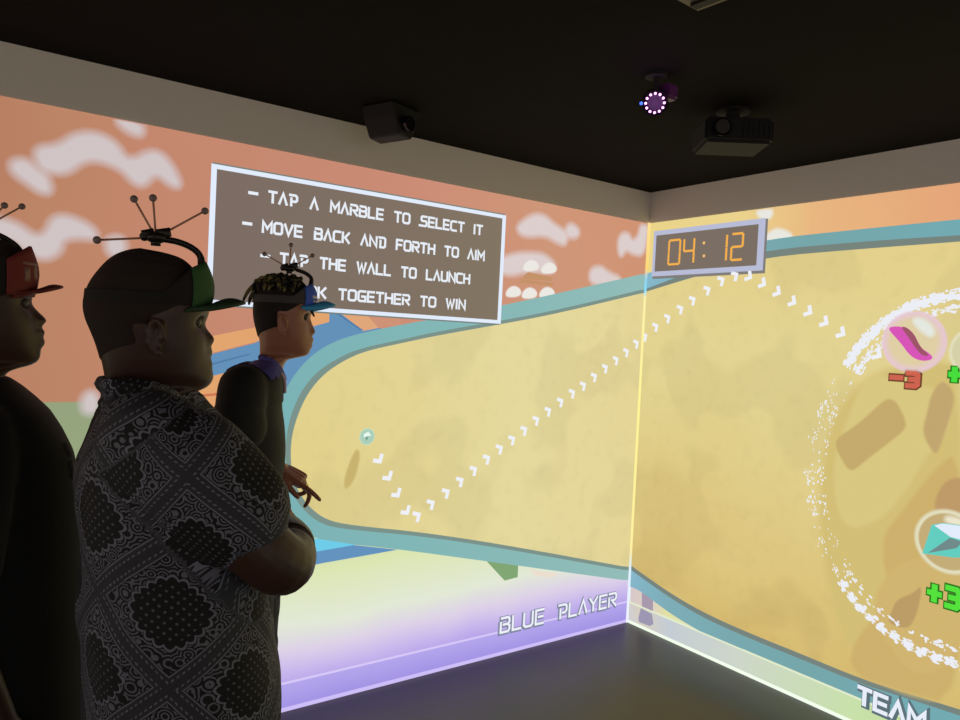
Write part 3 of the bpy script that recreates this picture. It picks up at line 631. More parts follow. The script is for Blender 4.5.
def hand(bm, wrist, d, up, sgn, curls, scale=1.0, spread=.16, thumb=(.5, .5, .3)):
    """d: wrist->knuckles, up: back of the hand, sgn: side the thumb leaves on; curls: 4 x 3 joint bends (radians)"""
    d = d.normalized(); up = (up-d*up.dot(d)).normalized(); s = d.cross(up)*sgn; k = scale
    P = lambda a, b_, c: wrist+d*(a*k)+s*(b_*k)+up*(c*k)
    for y0 in (-.028, -.01, .01, .027):      # palm
        tube(bm, [P(-.01, y0*.55, 0), P(.04, y0*.9, .001), P(.083, y0, 0)], [.0165*k, .0155*k, .0125*k], 12)
    Ls = [(.046, .027, .021), (.051, .031, .022), (.047, .029, .021), (.036, .021, .019)]
    tips = []
    for f in range(4):
        y0 = (.029, .010, -.009, -.027)[f]; a0 = (1, .3, -.35, -1)[f]*spread
        base = P(.084-(0.006 if f == 3 else 0)-(0.002 if f == 0 else 0), y0, .001); ang = 0; p = base; pts = [P(.06, y0*.9, 0), base]; rad = [.0100*k, .0098*k]
        for j in range(3):
            ang += curls[f][j]; dd = (d*math.cos(ang)-up*math.sin(ang)); dd = (dd*math.cos(a0)+s*math.sin(a0)) if j == 0 or True else dd
            p = p+dd*(Ls[f][j]*k); pts.append(p); rad.append((.0088, .0080, .0068)[j]*k*(0.9 if f == 3 else 1))
        tube(bm, pts, rad, 12, it=3); tips.append(pts)
    b0 = P(.018, .024, -.004); a1, a2, a3 = thumb
    d1 = (d*math.cos(a1)+s*math.sin(a1)-up*.25).normalized(); p1 = b0+d1*(.042*k)
    d2 = (d*math.cos(a1-a2)+s*math.sin(a1-a2)-up*.35).normalized(); p2 = p1+d2*(.032*k)
    d3 = (d*math.cos(a1-a2-a3)+s*math.sin(a1-a2-a3)-up*.4).normalized(); p3 = p2+d3*(.024*k)
    tube(bm, [P(.0, .014, -.004), b0, p1, p2, p3], [.014*k, .0155*k, .0115*k, .0100*k, .0078*k], 12, it=3)
    return tips

def skin_mat(name, c, rough=.48):
    m, nt, b = newmat(name); b.inputs['Roughness'].default_value = rough
    b.inputs['Subsurface Weight'].default_value = .06; b.inputs['Subsurface Radius'].default_value = (1, .4, .2); b.inputs['Subsurface Scale'].default_value = .01
    tc = nt.nodes.new('ShaderNodeTexCoord'); n = nt.nodes.new('ShaderNodeTexNoise'); n.inputs['Scale'].default_value = 14; nt.links.new(tc.outputs['Object'], n.inputs['Vector'])
    mx = nt.nodes.new('ShaderNodeMix'); mx.data_type = 'RGBA'; nt.links.new(n.outputs['Fac'], mx.inputs[0])
    mx.inputs[6].default_value = tuple(v*.85 for v in rgb(c)[:3])+(1,); mx.inputs[7].default_value = tuple(v*1.15 for v in rgb(c)[:3])+(1,)
    nt.links.new(mx.outputs[2], b.inputs['Base Color'])
    return m

class Fig:
    def __init__(s, px, py, depth, label, turn=0):
        d = ray(px, py); p = CAM+d*depth; s.psi = math.atan2(d.y, d.x)-PI/2+turn
        s.loc = Vector((p.x, p.y, 0)); s.root = tag(empty('person', s.loc, s.psi), label, 'person')
        s.inv = Matrix.Rotation(-s.psi, 3, 'Z'); s.c = s.inv @ (CAM-s.loc)
    def T(s, px, py, off=0.0):               # where the line of sight meets the figure's own plane y = off
        d = s.inv @ ray(px, py); t = (off-s.c.y)/d.y; return s.c+d*t
    def xz(s, L, off=0.0): return [(s.T(x, y, off).z, s.T(x, y, off).x) for x, y in L]

WT = [(1.08, 0.0), (1.0, .006), (.985, .022), (.95, .042), (.88, .060), (.78, .072), (.66, .077), (.54, .077), (.42, .073), (.32, .069), (.22, .063), (.12, .054), (.04, .042), (-.02, .038), (-.2, .05), (-.5, .055)]
def head(bm, f, front, base, back, zt, zc, neckw=.055, wk=1.0, off=0.0, grow=0.0, region=None, eyez=None):
    """front: full midline profile, base: profile without nose and lips, back: back outline; lists of (z, x)"""
    Hh = zt-zc; zs = []
    zlow = min(back[-1][0], front[-1][0])
    N = 90
    for i in range(N+1):
        t = i/N; zs.append(zlow+(zt-zlow)*(math.sin(t*PI/2)**.85 if t > 0 else 0))
    R = []; n = 72
    for z in zs:
        F, F0, B = interp(front, z), interp(base, z), interp(back, z); t = (z-zc)/Hh
        w = interp(WT, t)*wk
        if t < .02: w = max(w, neckw*min(1, max(0, (.02-t)/.12)+.6))
        c, a = B+(F0-B)*.50, (F0-B)/2; r = []
        dn = F-F0
        for i in range(n):
            th = 2*PI*i/n; ct, st = math.cos(th), math.sin(th); e = 2/2.25
            x = c+a*math.copysign(abs(ct)**e, ct); y = w*math.copysign(abs(st)**e, st)
            if ct > 0:
                sg = .0145 if t > .28 else .022
                if .28 < t < .42: sg = .017
                x += dn*math.exp(-(y/sg)**2)
                if eyez:
                    g = math.exp(-((abs(y)-.033)/.016)**2-((z-eyez)/.014)**2); x -= .010*g
                    g = math.exp(-((abs(y)-.030)/.024)**2-((z-eyez-.021)/.010)**2); x += .003*g
                    g = math.exp(-((abs(y)-.045)/.02)**2-((z-(eyez-.04))/.022)**2); x += .003*g
                    g = math.exp(-((abs(y)-.012)/.006)**2-((z-f.nosez)/.008)**2); x += .006*g     # nostril wings
            p = Vector((x, y+off, z))
            r.append(p)
        R.append(r)
    rings(bm, R)
    return R
def ear(bm, c, s, k=1.0):
    tilt = Matrix.Rotation(.15, 3, 'Y')
    pts = []
    for i in range(15):
        a = math.radians(-70+i*250/14); pts.append(c+tilt @ Vector((-.013*k*math.cos(a-.6)*-1*-1, s*(.010+.004*math.sin(a)), .027*k*math.sin(a)+0)))
    tube(bm, pts, [.0042*k]*15, 8, it=2)
    ell(bm, c+Vector((.0, s*.004, 0)), (.014*k, .005, .026*k), tilt); ell(bm, c+Vector((.008*k, s*.006, -.004)), (.004*k, .004, .007*k))
    ell(bm, c+Vector((.003*k, s*.008, -.025*k)), (.007*k, .004, .008*k))
def eyes(f, c, parent, white=(60, 52, 50)):
    c = c-Vector((.007, 0, 0))
    for s in (-1, 1):
        b = bmesh.new(); ell(b, c+Vector((0, s*.032, 0)), (.0118,)*3); e = link('eye', b, mat('eye_white', white, .45), parent, True)
        b = bmesh.new(); ell(b, c+Vector((.0092, s*.031, 0)), (.0032, .0046, .0046)); link('iris', b, mat('dark_iris', (24, 15, 12), .2), e, True)
def visor(f, cx, a, w, zb, zt, brim_tip, col, parent, bandh, logo=None, arm=None, hub=None, balls=(), skull=None, ex=2.25, strap=(24, 20, 20), half=.86):
    """front panel wrapped round the forehead, brim, rear strap, arm with the marker tree"""
    panel_m = mat(col[0], col[1], .75, bump=.3, bscale=500); brim_m = mat(col[0]+'_brim', col[2], .7, bump=.3, bscale=500)
    e = 2/ex
    def P(th, z, g): 
        ct, st = math.cos(th), math.sin(th); hh = max(0, min(1, (z-zb)/(zt-zb))); k = 1-.10*hh**1.5; g = g+.009*math.sin(PI*min(1, hh*1.0))*max(0, math.cos(th))**2
        return Vector((cx+(a*k+g)*math.copysign(abs(ct)**e, ct), (w*k+g)*math.copysign(abs(st)**e, st), z))
    def shell(bm, th0, th1, z_of, g0, g1, n=36, m=8):
        A, B_ = [], []
        for i in range(n+1):
            th = th0+(th1-th0)*i/n; zl, zh = z_of(th)
            A.append([bm.verts.new(P(th, zl+(zh-zl)*j/m, g1)) for j in range(m+1)]); B_.append([bm.verts.new(P(th, zl+(zh-zl)*j/m, g0)) for j in range(m+1)])
        for i in range(n):
            for j in range(m): bm.faces.new([A[i][j], A[i+1][j], A[i+1][j+1], A[i][j+1]]); bm.faces.new([B_[i][j], B_[i][j+1], B_[i+1][j+1], B_[i+1][j]])
            bm.faces.new([A[i][0], B_[i][0], B_[i+1][0], A[i+1][0]]); bm.faces.new([A[i][m], A[i+1][m], B_[i+1][m], B_[i][m]])
        for i in (0, n):
            for j in range(m): bm.faces.new([A[i][j], A[i][j+1], B_[i][j+1], B_[i][j]])
    b = bmesh.new(); shell(b, -half, half, lambda t: (zb, zb+(zt-zb)*max(.28, math.cos(t*.75))), .002, .0065)
    v = link('visor', b, panel_m, parent, True)
    b = bmesh.new(); shell(b, half-.02, 2*PI-half+.02, lambda t: (zb+.002, zb+max(bandh, (zt-zb)*(1-(max(0, min(t, 2*PI-t)-half+.02)/.75)**1.2)*.8 if min(t, 2*PI-t) < 1.59 else bandh)), .0012, .0042, 90); link('head_strap', b, mat('dark_strap', strap, .85), v, True)
    b = bmesh.new(); n = 30; top, bot = [], []
    tipx, tipz = brim_tip
    for i in range(n+1):
        th = -1.0+2.0*i/n; p = P(th, zb+.004, .003); row, row2 = [], []
        yy = math.sin(th*1.02)
        tip = Vector((p.x+(tipx-(cx+a))*max(0, math.cos(th*1.5))**.6, p.y*1.0, tipz-.012*yy*yy))
        for j in range(9):
            k = j/8; q = p.lerp(tip, k); q.z += .010*math.sin(k*PI)-.036*yy*yy*min(1, .35+k*2)*(1-.55*k); row.append(b.verts.new(q+Vector((0, 0, .0022)))); row2.append(b.verts.new(q-Vector((0, 0, .0022))))
        top.append(row); bot.append(row2)
    for i in range(n):
        for j in range(8): b.faces.new([top[i][j], top[i][j+1], top[i+1][j+1], top[i+1][j]]); b.faces.new([bot[i][j], bot[i+1][j], bot[i+1][j+1], bot[i][j+1]])
        b.faces.new([top[i][8], bot[i][8], bot[i+1][8], top[i+1][8]]); b.faces.new([top[i][0], top[i+1][0], bot[i+1][0], bot[i][0]])
    for i in (0, n):
        for j in range(8): b.faces.new([top[i][j], bot[i][j], bot[i][j+1], top[i][j+1]])
    link('brim', b, brim_m, v, True)
    dk = mat('dark_plastic', (30, 26, 26), .45); bl = mat('marker_ball', (140, 120, 120), .6); rd = mat('thin_rod', (190, 140, 118), .5)
    if arm:
        b = bmesh.new(); tube(b, arm, [.008]+[.0055]*(len(arm)-1), 10, flat=1.6); link('arm', b, dk, v, True)
        b = bmesh.new(); h = hub
        ell(b, h, (.018, .016, .010)); cyl(b, h+Vector((-.012, 0, .004)), .009, .020, Vector((1, 0, .3))); cyl(b, h+Vector((.012, 0, .009)), .008, .022, Vector((1, 0, .25)))
        cyl(b, h+Vector((0, 0, -.009)), .008, .010); ell(b, h+Vector((-.018, 0, .0)), (.008, .010, .008)); link('hub', b, dk, v, True)
        for q in balls:
            b = bmesh.new(); dr = (q-h); cyl(b, h+dr*.53, .0018, dr.length*.90, dr.normalized(), 8); link('rod', b, rd, v, True)
            b = bmesh.new(); ell(b, q, (.0064,)*3); link('marker_ball', b, bl, v, True)
    if logo:
        b = bmesh.new()
        for (t0, t1, z0_, z1_) in logo[0]: shell(b, t0, t1, lambda t: (z0_, z1_), .0058, .0070, 4, 3)
        link('emblem', b, logo[1], v, True)
    return v

def shoes_trousers(f, hipz, xb, xf, w, col, body, leg_r=.085, lean=0.0, h=1.0):
    tm_ = mat('trouser_cloth', col, .85, bump=.3, bscale=400); b = bmesh.new()
    c = (xb+xf)/2
    sections(b, [(hipz+.06, xb, xf, w), (hipz, xb-.005, xf, w+.005), (hipz-.08, xb, xf-.01, w+.002), (hipz-.14, xb+.01, xf-.02, w-.01)])
    for s in (-1, 1):
        tube(b, [(c, s*.095, hipz-.06), (c+.01, s*.10, hipz*.52), (c-.01, s*.105, .09)], [leg_r, leg_r*.78, leg_r*.68], 20)
        tube(body, [(c, s*.085, hipz-.07), (c+.01, s*.10, hipz*.52), (c-.012, s*.108, .085)], [leg_r*.74, leg_r*.6, leg_r*.42], 16)
        tube(body, [(c-.03, s*.108, .042), (c+.06, s*.108, .034), (c+.13, s*.108, .028)], [.024, .022, .016], 14)
        sb = bmesh.new(); L = []
        for x, zt_, ww in ((-.085, .055, .022), (-.075, .085, .034), (-.03, .092, .038), (.02, .085, .040), (.08, .066, .046), (.14, .052, .046), (.18, .042, .036), (.195, .03, .018)):
            L.append([Vector((c+x, s*.108+ww*math.sin(2*PI*i/20), .004 if math.cos(2*PI*i/20) < -.3 else .004+(zt_-.004)*(math.cos(2*PI*i/20)+.3)/1.3)) for i in range(20)])
        rings(sb, L); sh = remesh('shoe', sb, .005, mat('dark_shoe', (28, 28, 32), .6), f.root, 2)
        sb = bmesh.new()
        L = [[Vector((c+.055+.145*math.cos(2*PI*i/28), s*.108+(.040+.008*math.cos(2*PI*i/28))*math.sin(2*PI*i/28), z)) for i in range(28)] for z in (0.0, .018)]
        rings(sb, L); link('sole', sb, mat('pale_sole', (150, 148, 144), .7), sh)
    remesh('trousers', b, .009, tm_, f.root, 4)

# ---- the man in the bandana shirt
P2 = Fig(150, 320, 1.263, 'heavy-set man in dark bandana-print shirt and green antenna visor, arms folded')
front = P2.xz([(140,249.5),(160,251),(178,257),(192,268),(200,282),(206,298),(209,309),(208.5,316),(206,321),(205,326),(209,331.5),(213,336),(214.6,339),(213.5,342),(210.8,344.5),(211.5,348),(213.2,352),(211.8,356),(210.2,358),(212,361),(213,365),(212,369),(213.6,374),(213.5,379),(210,385),(203,389.5),(192,392),(178,393.5),(168,398),(164,410),(165,425)])
base = P2.xz([(140,249.5),(160,251),(178,257),(192,268),(200,282),(206,298),(209,309),(208,316),(205.5,322),(204.5,328),(205,336),(206,344),(206.5,352),(206.5,360),(208,368),(211,374),(211,380),(207,386),(201,390),(190,392.3),(178,393.5),(168,398),(164,410),(165,425)])
back = P2.xz([(140,249.5),(128,251),(116,255.5),(107,262),(98,272),(90,283),(85,296),(83.8,306),(86,318),(91,329),(96,341),(100,354),(103,368),(105,380),(105,395),(104,425)])
def mono(L):                                 # keep z strictly falling
    out = [L[0]]
    for q in L[1:]:
        if q[0] < out[-1][0]-1e-5: out.append(q)
    for _ in range(2):
        q = [out[0]]
        for a, c in zip(out, out[1:]): q += [(a[0]*.75+c[0]*.25, a[1]*.75+c[1]*.25), (a[0]*.25+c[0]*.75, a[1]*.25+c[1]*.75)]
        out = q+[out[-1]]
    return out
front, base, back = mono(front), mono(base), mono(back)
zt, zc = P2.T(140, 249.5).z, P2.T(212, 390).z
P2.nosez = P2.T(211, 341).z; ez = P2.T(206, 322).z
body = bmesh.new(); head(body, P2, front, base, back, zt, zc, .068, 1.05, eyez=ez)
ec = P2.T(157, 337, -.078)
ear(body, Vector((ec.x, -.079, ec.z)), -1); ear(body, Vector((ec.x, .079, ec.z)), 1)
T = P2.T
# shirt sections: (row, back px, front px, half width)
def rows(f, L): return [(f.T(xb, y).z, f.T(xb, y).x, f.T(xf, y).x, w) for y, xb, xf, w in L]
tor = rows(P2, [(392, 104, 176, .072), (402, 97, 190, .12), (414, 90, 200, .170), (430, 84, 212, .200), (455, 79, 228, .212), (490, 77, 246, .215), (530, 77, 258, .215), (580, 78, 268, .212), (630, 80, 273, .208), (690, 82, 276, .205), (740, 84, 277, .205), (772, 85, 276, .208)])
sections(body, [(z, a+.012, c-.012, w-.012) for z, a, c, w in tor], 40, 2.3)
sh = T(165, 440, -.185); el = T(278, 563, -.20); wr = T(238, 566, -.02)
shf = Vector((sh.x, .185, sh.z)); elf = Vector((el.x-.02, .215, el.z+.005)); wrf = Vector((T(268, 560).x-.004, -.01, el.z+.06))
wr = Vector((T(268, 560).x+.022, .02, el.z-.002))
tube(body, [sh, (sh+el)/2+Vector((-.01, -.015, 0)), el, (el+wr)/2+Vector((.014, -.01, 0)), wr], [.050, .054, .050, .045, .033], 20)
tube(body, [shf, (shf+elf)/2, elf, (elf+wrf)/2+Vector((.01, 0, 0)), wrf], [.062, .058, .050, .046, .034], 20)
cr = [[.25, .3, .2]]*4
hand(body, wr, Vector((-.15, 1, .3)), Vector((1, .15, .1)), 1, cr, 1.05); hand(body, wrf, Vector((-.1, -1, .15)), Vector((1, -.1, .2)), -1, [[.35, .4, .3]]*4, 1.05)
m_skin2 = skin_mat('deep_brown_skin', (64, 40, 31))
shoes_trousers(P2, tor[-1][0], tor[-1][1], tor[-1][2], .19, (26, 27, 34), body, .10)
remesh('body', body, .0034, m_skin2, P2.root, 2)
eyes(P2, Vector((T(200, 322).x-.004, 0, ez)), P2.root)
# close-cropped hair
def scalp(f, front, base, back, zt, zc, wk, zline, g, material, name='hair', bump=0.0, vox=.004):
    b = bmesh.new(); hd = bmesh.new()
    R = head(hd, f, base, base, back, zt, zc, .06, wk); hd.free()
    cx_ = (interp(base, (zt+zc)/2)+interp(back, (zt+zc)/2))/2; zm = (zt+zc)/2
    rows_, n = [], len(R[0])
    for r in R:
        out = []
        for i, p in enumerate(r):
            th = 2*PI*i/n; th = th-2*PI if th > PI else th
            zl = zline(abs(th)); k = max(0.0, min(1.0, (p.z-zl)/.012))
            dirv = Vector((p.x-cx_, p.y, (p.z-zm)*.9)).normalized()
            rip = bump*math.sin(p.x*230+3*math.sin(p.y*60)) if bump else 0
            out.append(p+dirv*((g+rip)*k-.004*(1-k)))
        rows_.append(out)
    rows_ = [r for r in rows_ if max(p.z for p in r) > zline(PI)-.02]
    rings(b, rows_)
    return link(name, b, material, f.root, True)
zbr = T(205, 300).z
def hl2(th): return zbr+.004 if th < .9 else (zbr-.01-(th-.9)*.05 if th < 1.5 else (zbr-.055 if th < 1.75 else zbr-.085-.035*(th-1.75)/1.4))
m_hair2 = mat('cropped_black_hair', (44, 31, 27), .9, bump=.8, bscale=900)
scalp(P2, front, base, back, zt, zc, 1.05, hl2, .0022, m_hair2)
# bandana shirt
def bandana():
    m, nt, b = newmat('bandana_print_cloth'); b.inputs['Roughness'].default_value = .8
    at = nt.nodes.new('ShaderNodeAttribute'); at.attribute_name = 'cloth'
    sp = nt.nodes.new('ShaderNodeSeparateXYZ'); nt.links.new(at.outputs['Vector'], sp.inputs[0])
    def M(op, a, c=None, d=None):
        q = nt.nodes.new('ShaderNodeMath'); q.operation = op
        for i, v in enumerate((a, c, d)):
            if v is None: continue
            if isinstance(v, (int, float)): q.inputs[i].default_value = v
            else: nt.links.new(v, q.inputs[i])
        return q.outputs[0]
    u, v = sp.outputs[0], sp.outputs[1]; cell = .165
    s = M('MULTIPLY', M('ADD', u, v), .7071/cell); t = M('MULTIPLY', M('SUBTRACT', u, v), .7071/cell)
    fx, fy = M('SUBTRACT', M('FRACT', s), .5), M('SUBTRACT', M('FRACT', t), .5); ax, ay = M('ABSOLUTE', fx), M('ABSOLUTE', fy)
    dm = M('MAXIMUM', ax, ay); r = M('POWER', M('ADD', M('POWER', ax, 3.0), M('POWER', ay, 3.0)), .3333)
    def band(x, lo, hi): return M('MULTIPLY', M('GREATER_THAN', x, lo), M('LESS_THAN', x, hi))
    # dots inside the dark centre
    k = 15.0; du, dv = M('SUBTRACT', M('FRACT', M('MULTIPLY', fx, k)), .5), M('SUBTRACT', M('FRACT', M('MULTIPLY', fy, k)), .5)
    dots = M('LESS_THAN', M('ADD', M('MULTIPLY', du, du), M('MULTIPLY', dv, dv)), .035); dots = M('MULTIPLY', M('MULTIPLY', dots, M('LESS_THAN', r, .24)), .55)
    # scalloped petals round the centre
    an = M('ARCTAN2', fy, fx); wob = M('MULTIPLY', M('ABSOLUTE', M('SINE', M('MULTIPLY', an, 10.0))), .035); rs = M('SUBTRACT', r, wob)
    ring1 = band(rs, .262, .285)
    # paisley scrolls
    cv = nt.nodes.new('ShaderNodeCombineXYZ'); nt.links.new(s, cv.inputs[0]); nt.links.new(t, cv.inputs[1])
    vo = nt.nodes.new('ShaderNodeTexVoronoi'); vo.inputs['Scale'].default_value = 9.0; nt.links.new(cv.outputs[0], vo.inputs['Vector'])
    sc = M('GREATER_THAN', M('SINE', M('MULTIPLY', vo.outputs['Distance'], 26.0)), .15); sc = M('MULTIPLY', M('MULTIPLY', sc, M('GREATER_THAN', rs, .295)), M('LESS_THAN', dm, .405))
    l1 = band(dm, .412, .424); 
    dash = M('GREATER_THAN', M('SINE', M('MULTIPLY', M('ADD', s, t), 110.0)), 0.0); l2 = M('MULTIPLY', band(dm, .452, .466), dash)
    border = M('MULTIPLY', M('GREATER_THAN', dm, .424), .17)
    f = M('MAXIMUM', M('MAXIMUM', M('MAXIMUM', dots, ring1), M('MULTIPLY', sc, .8)), M('MAXIMUM', M('MAXIMUM', l1, l2), border))
    n = nt.nodes.new('ShaderNodeTexNoise'); n.inputs['Scale'].default_value = 60; nt.links.new(cv.outputs[0], n.inputs['Vector'])
    f = M('MULTIPLY', f, M('MULTIPLY_ADD', n.outputs['Fac'], .8, .45))
    mx = nt.nodes.new('ShaderNodeMix'); mx.data_type = 'RGBA'; nt.links.new(f, mx.inputs[0])
    mx.inputs[6].default_value = rgb((15, 15, 19)); mx.inputs[7].default_value = rgb((126, 129, 146)); nt.links.new(mx.outputs[2], b.inputs['Base Color'])
    return m
sb = bmesh.new(); sections(sb, tor, 48, 2.25)
hem_d = (el-sh).normalized()
a_ = sh+hem_d*-.01; b_ = sh+(el-sh)*.62+Vector((0, 0, .012))
tube(sb, [a_+Vector((-.015, .03, -.01)), a_+hem_d*.06, (a_+b_)/2, b_], [.078, .086, .088, .086], 24)
b_ = el
hf = (elf-shf).normalized(); tube(sb, [shf, shf+hf*.08, shf+(elf-shf)*.8], [.08, .085, .08], 24)
# camp collar
tube(sb, [T(106, 383, -.055), T(112, 385, -.085), T(140, 388, -.09), T(165, 394, -.07), T(180, 402, -.02)], [.010, .014, .017, .016, .010], 12)
tube(sb, [T(104, 383, 0), T(107, 384, .06), T(140, 388, .09), T(165, 394, .07), T(180, 402, .02)], [.014, .016, .018, .016, .010], 12)
tube(sb, [T(107, 385, -.055), T(105, 384, 0), T(107, 385, .055)], [.011, .011, .011], 12)
shirt = remesh('shirt', sb, .006, bandana(), P2.root, 5)
me = shirt.data; at = me.attributes.new('cloth', 'FLOAT_VECTOR', 'POINT'); vals = []
sd = Vector((0, 0, 1)); axx = hem_d; axn = axx.cross(Vector((0, -1, 0))).normalized()
for v in me.vertices:
    p = v.co
    fold = .006*math.sin(p.z*26+p.x*14+2*noise.noise(p*7))*(.4+max(0, noise.noise(p*5+Vector((3, 0, 0)))))+.004*noise.noise(p*16)
    rel = p-sh; l = rel.dot(axx); dist = (rel-axx*l).length
    if p.y < -.11 and -.05 < l < .40 and dist < .099 and l > -.02-p.z*0:
        an = math.atan2((rel-axx*l).dot(axn), -(rel-axx*l).y); cu, cv_ = an*.086+.045, l+.03
        ca, sa = math.cos(-.95), math.sin(-.95); vals += [cu*ca-cv_*sa+.02, cu*sa+cv_*ca+.11, 1]
    else:
        cx_ = (tor[6][1]+tor[6][2])/2; an = math.atan2(p.x-cx_, -p.y); vals += [an*.19+.12, p.z+.035+.05*math.sin(p.x*4), 0]
    v.co = p+v.normal*fold if p.z < tor[1][0] else p
at.data.foreach_set('vector', vals)
# visor
cx2 = (interp(base, zbr)+interp(back, zbr))/2; a2 = (interp(base, zbr)-interp(back, zbr))/2
arm = [T(202, 268), T(200, 256), T(192, 248), T(178, 242), T(162, 239)]
arm = [Vector((p.x, 0, p.z)) for p in arm]; hub = T(156, 237.5); hub.y = 0
balls = [T(97, 240, -.02), T(134, 199, .01), T(153, 198, -.01), T(205, 211, .02)]
visor(P2, cx2, a2, .080, T(205, 309).z, T(200, 262).z, (T(243, 303).x, T(243, 303).z), ('green_cap_cloth', (44, 92, 46), (34, 62, 36)), P2.root, .022, None, arm, hub, balls)

# ---- the boy in the dark shirt
P3 = Fig(284, 325, 2.105, 'boy with short twists and blue antenna visor, black shirt, hand reaching towards the wall')
T = P3.T
front = mono(P3.xz([(282,276),(292,277),(300,280),(307,288),(311,298),(313,306),(313,311),(311,315),(310.5,319),(312,323),(314,328),(315.6,331.5),(314.5,334),(311.5,335.3),(312.5,337.5),(314.3,340),(313,342),(312,343),(313,345.5),(311.5,348),(310,350),(309.5,353),(306,356),(300,357.5),(291,358),(286,361),(283,367),(282,378),(282,385)]))
base = mono(P3.xz([(282,276),(292,277),(300,280),(307,288),(311,298),(312,306),(312,311),(310,316),(308.5,321),(308.5,327),(309,333),(309.5,339),(309.5,345),(309,350),(308,353),(305,356),(299,357.5),(291,358),(286,361),(283,367),(282,378),(282,385)]))
back = mono(P3.xz([(282,276),(272,277.5),(264,281),(258,288),(255,298),(253.5,309),(254.5,320),(257,330),(259.5,340),(260,350),(259,362),(258,385)]))
zt, zc = T(282, 276).z, T(306, 356).z; P3.nosez = T(312, 333).z; ez = T(309, 317).z
body = bmesh.new(); head(body, P3, front, base, back, zt, zc, .052, .98, eyez=ez)
ec = T(283, 325, -.076); ear(body, Vector((ec.x, -.074, ec.z)), -1, .95); ear(body, Vector((ec.x, .074, ec.z)), 1, .95)
tor = rows(P3, [(360, 254, 280, .075), (368, 240, 282, .13), (378, 230, 284, .165), (392, 221, 284, .178), (415, 214, 284, .18), (450, 211, 284, .172), (490, 213, 283, .166), (530, 216, 281, .165), (570, 218, 280, .168), (610, 219, 280, .17)])
sections(body, [(z, a+.01, c-.01, w-.012) for z, a, c, w in tor], 36, 2.3)
sh = T(243, 388, -.16); el = T(236, 462, -.20); wr = T(262, 500, -.19)
tube(body, [sh, (sh+el)/2, el, (el+wr)/2, wr], [.038, .040, .035, .032, .024], 18)
hand(body, wr, Vector((1, 0, -.8)), Vector((.5, -.5, .6)), 1, [[.3, .35, .2]]*4, .9)
sf = Vector((sh.x, .16, sh.z)); wf = T(279, 469, .10); ef = Vector((sf.x+.02, .19, wf.z-.03))
tube(body, [sf, (sf+ef)/2, ef, (ef+wf)/2, wf], [.046, .042, .038, .035, .026], 18)
wd_ = (T(304, 481, .08)-wf).normalized()
tips = hand(body, wf, wd_, Vector((.25, -.35, 1)), 1, [[.10, .12, .1], [.55, .75, .4], [.95, 1.2, .7], [1.1, 1.2, .8]], .88, .10, (.55, .35, .1))
m_skin3 = skin_mat('warm_brown_skin', (168, 112, 90), .42)
shoes_trousers(P3, tor[-1][0], tor[-1][1]+.01, tor[-1][2], .155, (30, 32, 40), body, .078)
remesh('body', body, .0036, m_skin3, P3.root, 1)
eyes(P3, Vector((T(304.5, 317).x-.002, 0, ez)), P3.root, (128, 112, 106))
b = bmesh.new(); q = tips[1]; rc = q[1].lerp(q[2], .55); ax_ = (q[2]-q[1]).normalized(); tube(b, [rc-ax_*.004, rc+ax_*.004], [.0112, .0112], 16, caps=False, sm=False); tube(b, [rc+Vector((0, -.008, .006)), rc+Vector((0, -.012, .010))], [.006, .005], 10, sm=False)
link('ring', b, mat('gold_ring', (226, 186, 90), .25, 1.0), P3.root, True)
# hair: cap of short twists with two stray ends
m_hair3, nt, bs = newmat('dark_twists'); bs.inputs['Roughness'].default_value = .7
tc = nt.nodes.new('ShaderNodeTexCoord'); n = nt.nodes.new('ShaderNodeTexNoise'); n.inputs['Scale'].default_value = 45; nt.links.new(tc.outputs['Object'], n.inputs['Vector'])
cr_ = nt.nodes.new('ShaderNodeValToRGB'); cr_.color_ramp.elements[0].position = .48; cr_.color_ramp.elements[0].color = rgb((20, 17, 18)); cr_.color_ramp.elements[1].position = .68; cr_.color_ramp.elements[1].color = rgb((150, 134, 66))  # olive flecks painted in as projection light reflecting off the twists
nt.links.new(n.outputs['Fac'], cr_.inputs[0]); nt.links.new(cr_.outputs[0], bs.inputs['Base Color'])
m_hair3b = mat('faded_black_hair', (28, 21, 21), .85, bump=.6, bscale=900)
zb3 = T(310, 300).z
def hl3(th): return zb3+.006 if th < .8 else (zb3-.012-(th-.8)*.05 if th < 1.45 else (zb3-.045 if th < 1.7 else zb3-.088-.032*(th-1.7)/1.4))
hr = scalp(P3, front, base, back, zt, zc, .98, hl3, .003, m_hair3b)
b = bmesh.new(); rnd = random.Random(5); cxh = (interp(base, zb3)+interp(back, zb3))/2; ah = (interp(base, zb3)-interp(back, zb3))/2; hz_ = zt-zb3
for row, el_ in enumerate((9, 24, 39, 54, 69, 84)):
    ce, se = math.cos(math.radians(el_)), math.sin(math.radians(el_)); nn_ = max(3, int(26*ce))
    for k in range(nn_):
        th = 2*PI*(k+.5*(row % 2))/nn_+rnd.uniform(-.06, .06); a_f = abs((th+PI) % (2*PI)-PI)
        if el_ < 50 and a_f < (1.0 if el_ < 30 else .7): continue
        p0 = Vector((cxh+ah*.93*ce*math.cos(th), .076*ce*math.sin(th), zb3+.024+(hz_-.028)*se)); nrm_ = Vector((ce*math.cos(th), ce*math.sin(th), se+.35)).normalized()
        flop = Vector((rnd.uniform(-.009, .003), rnd.uniform(-.005, .005), 0))+Vector((math.cos(th), math.sin(th), 0))*.003; ln = rnd.uniform(.007, .012)
        tube(b, [p0-nrm_*.004, p0+nrm_*ln*.6, p0+nrm_*ln+flop*.5-Vector((0, 0, .003)), p0+nrm_*ln*.9+flop-Vector((0, 0, .015))], [.0066, .0070, .0062, .0035], 8, it=3)
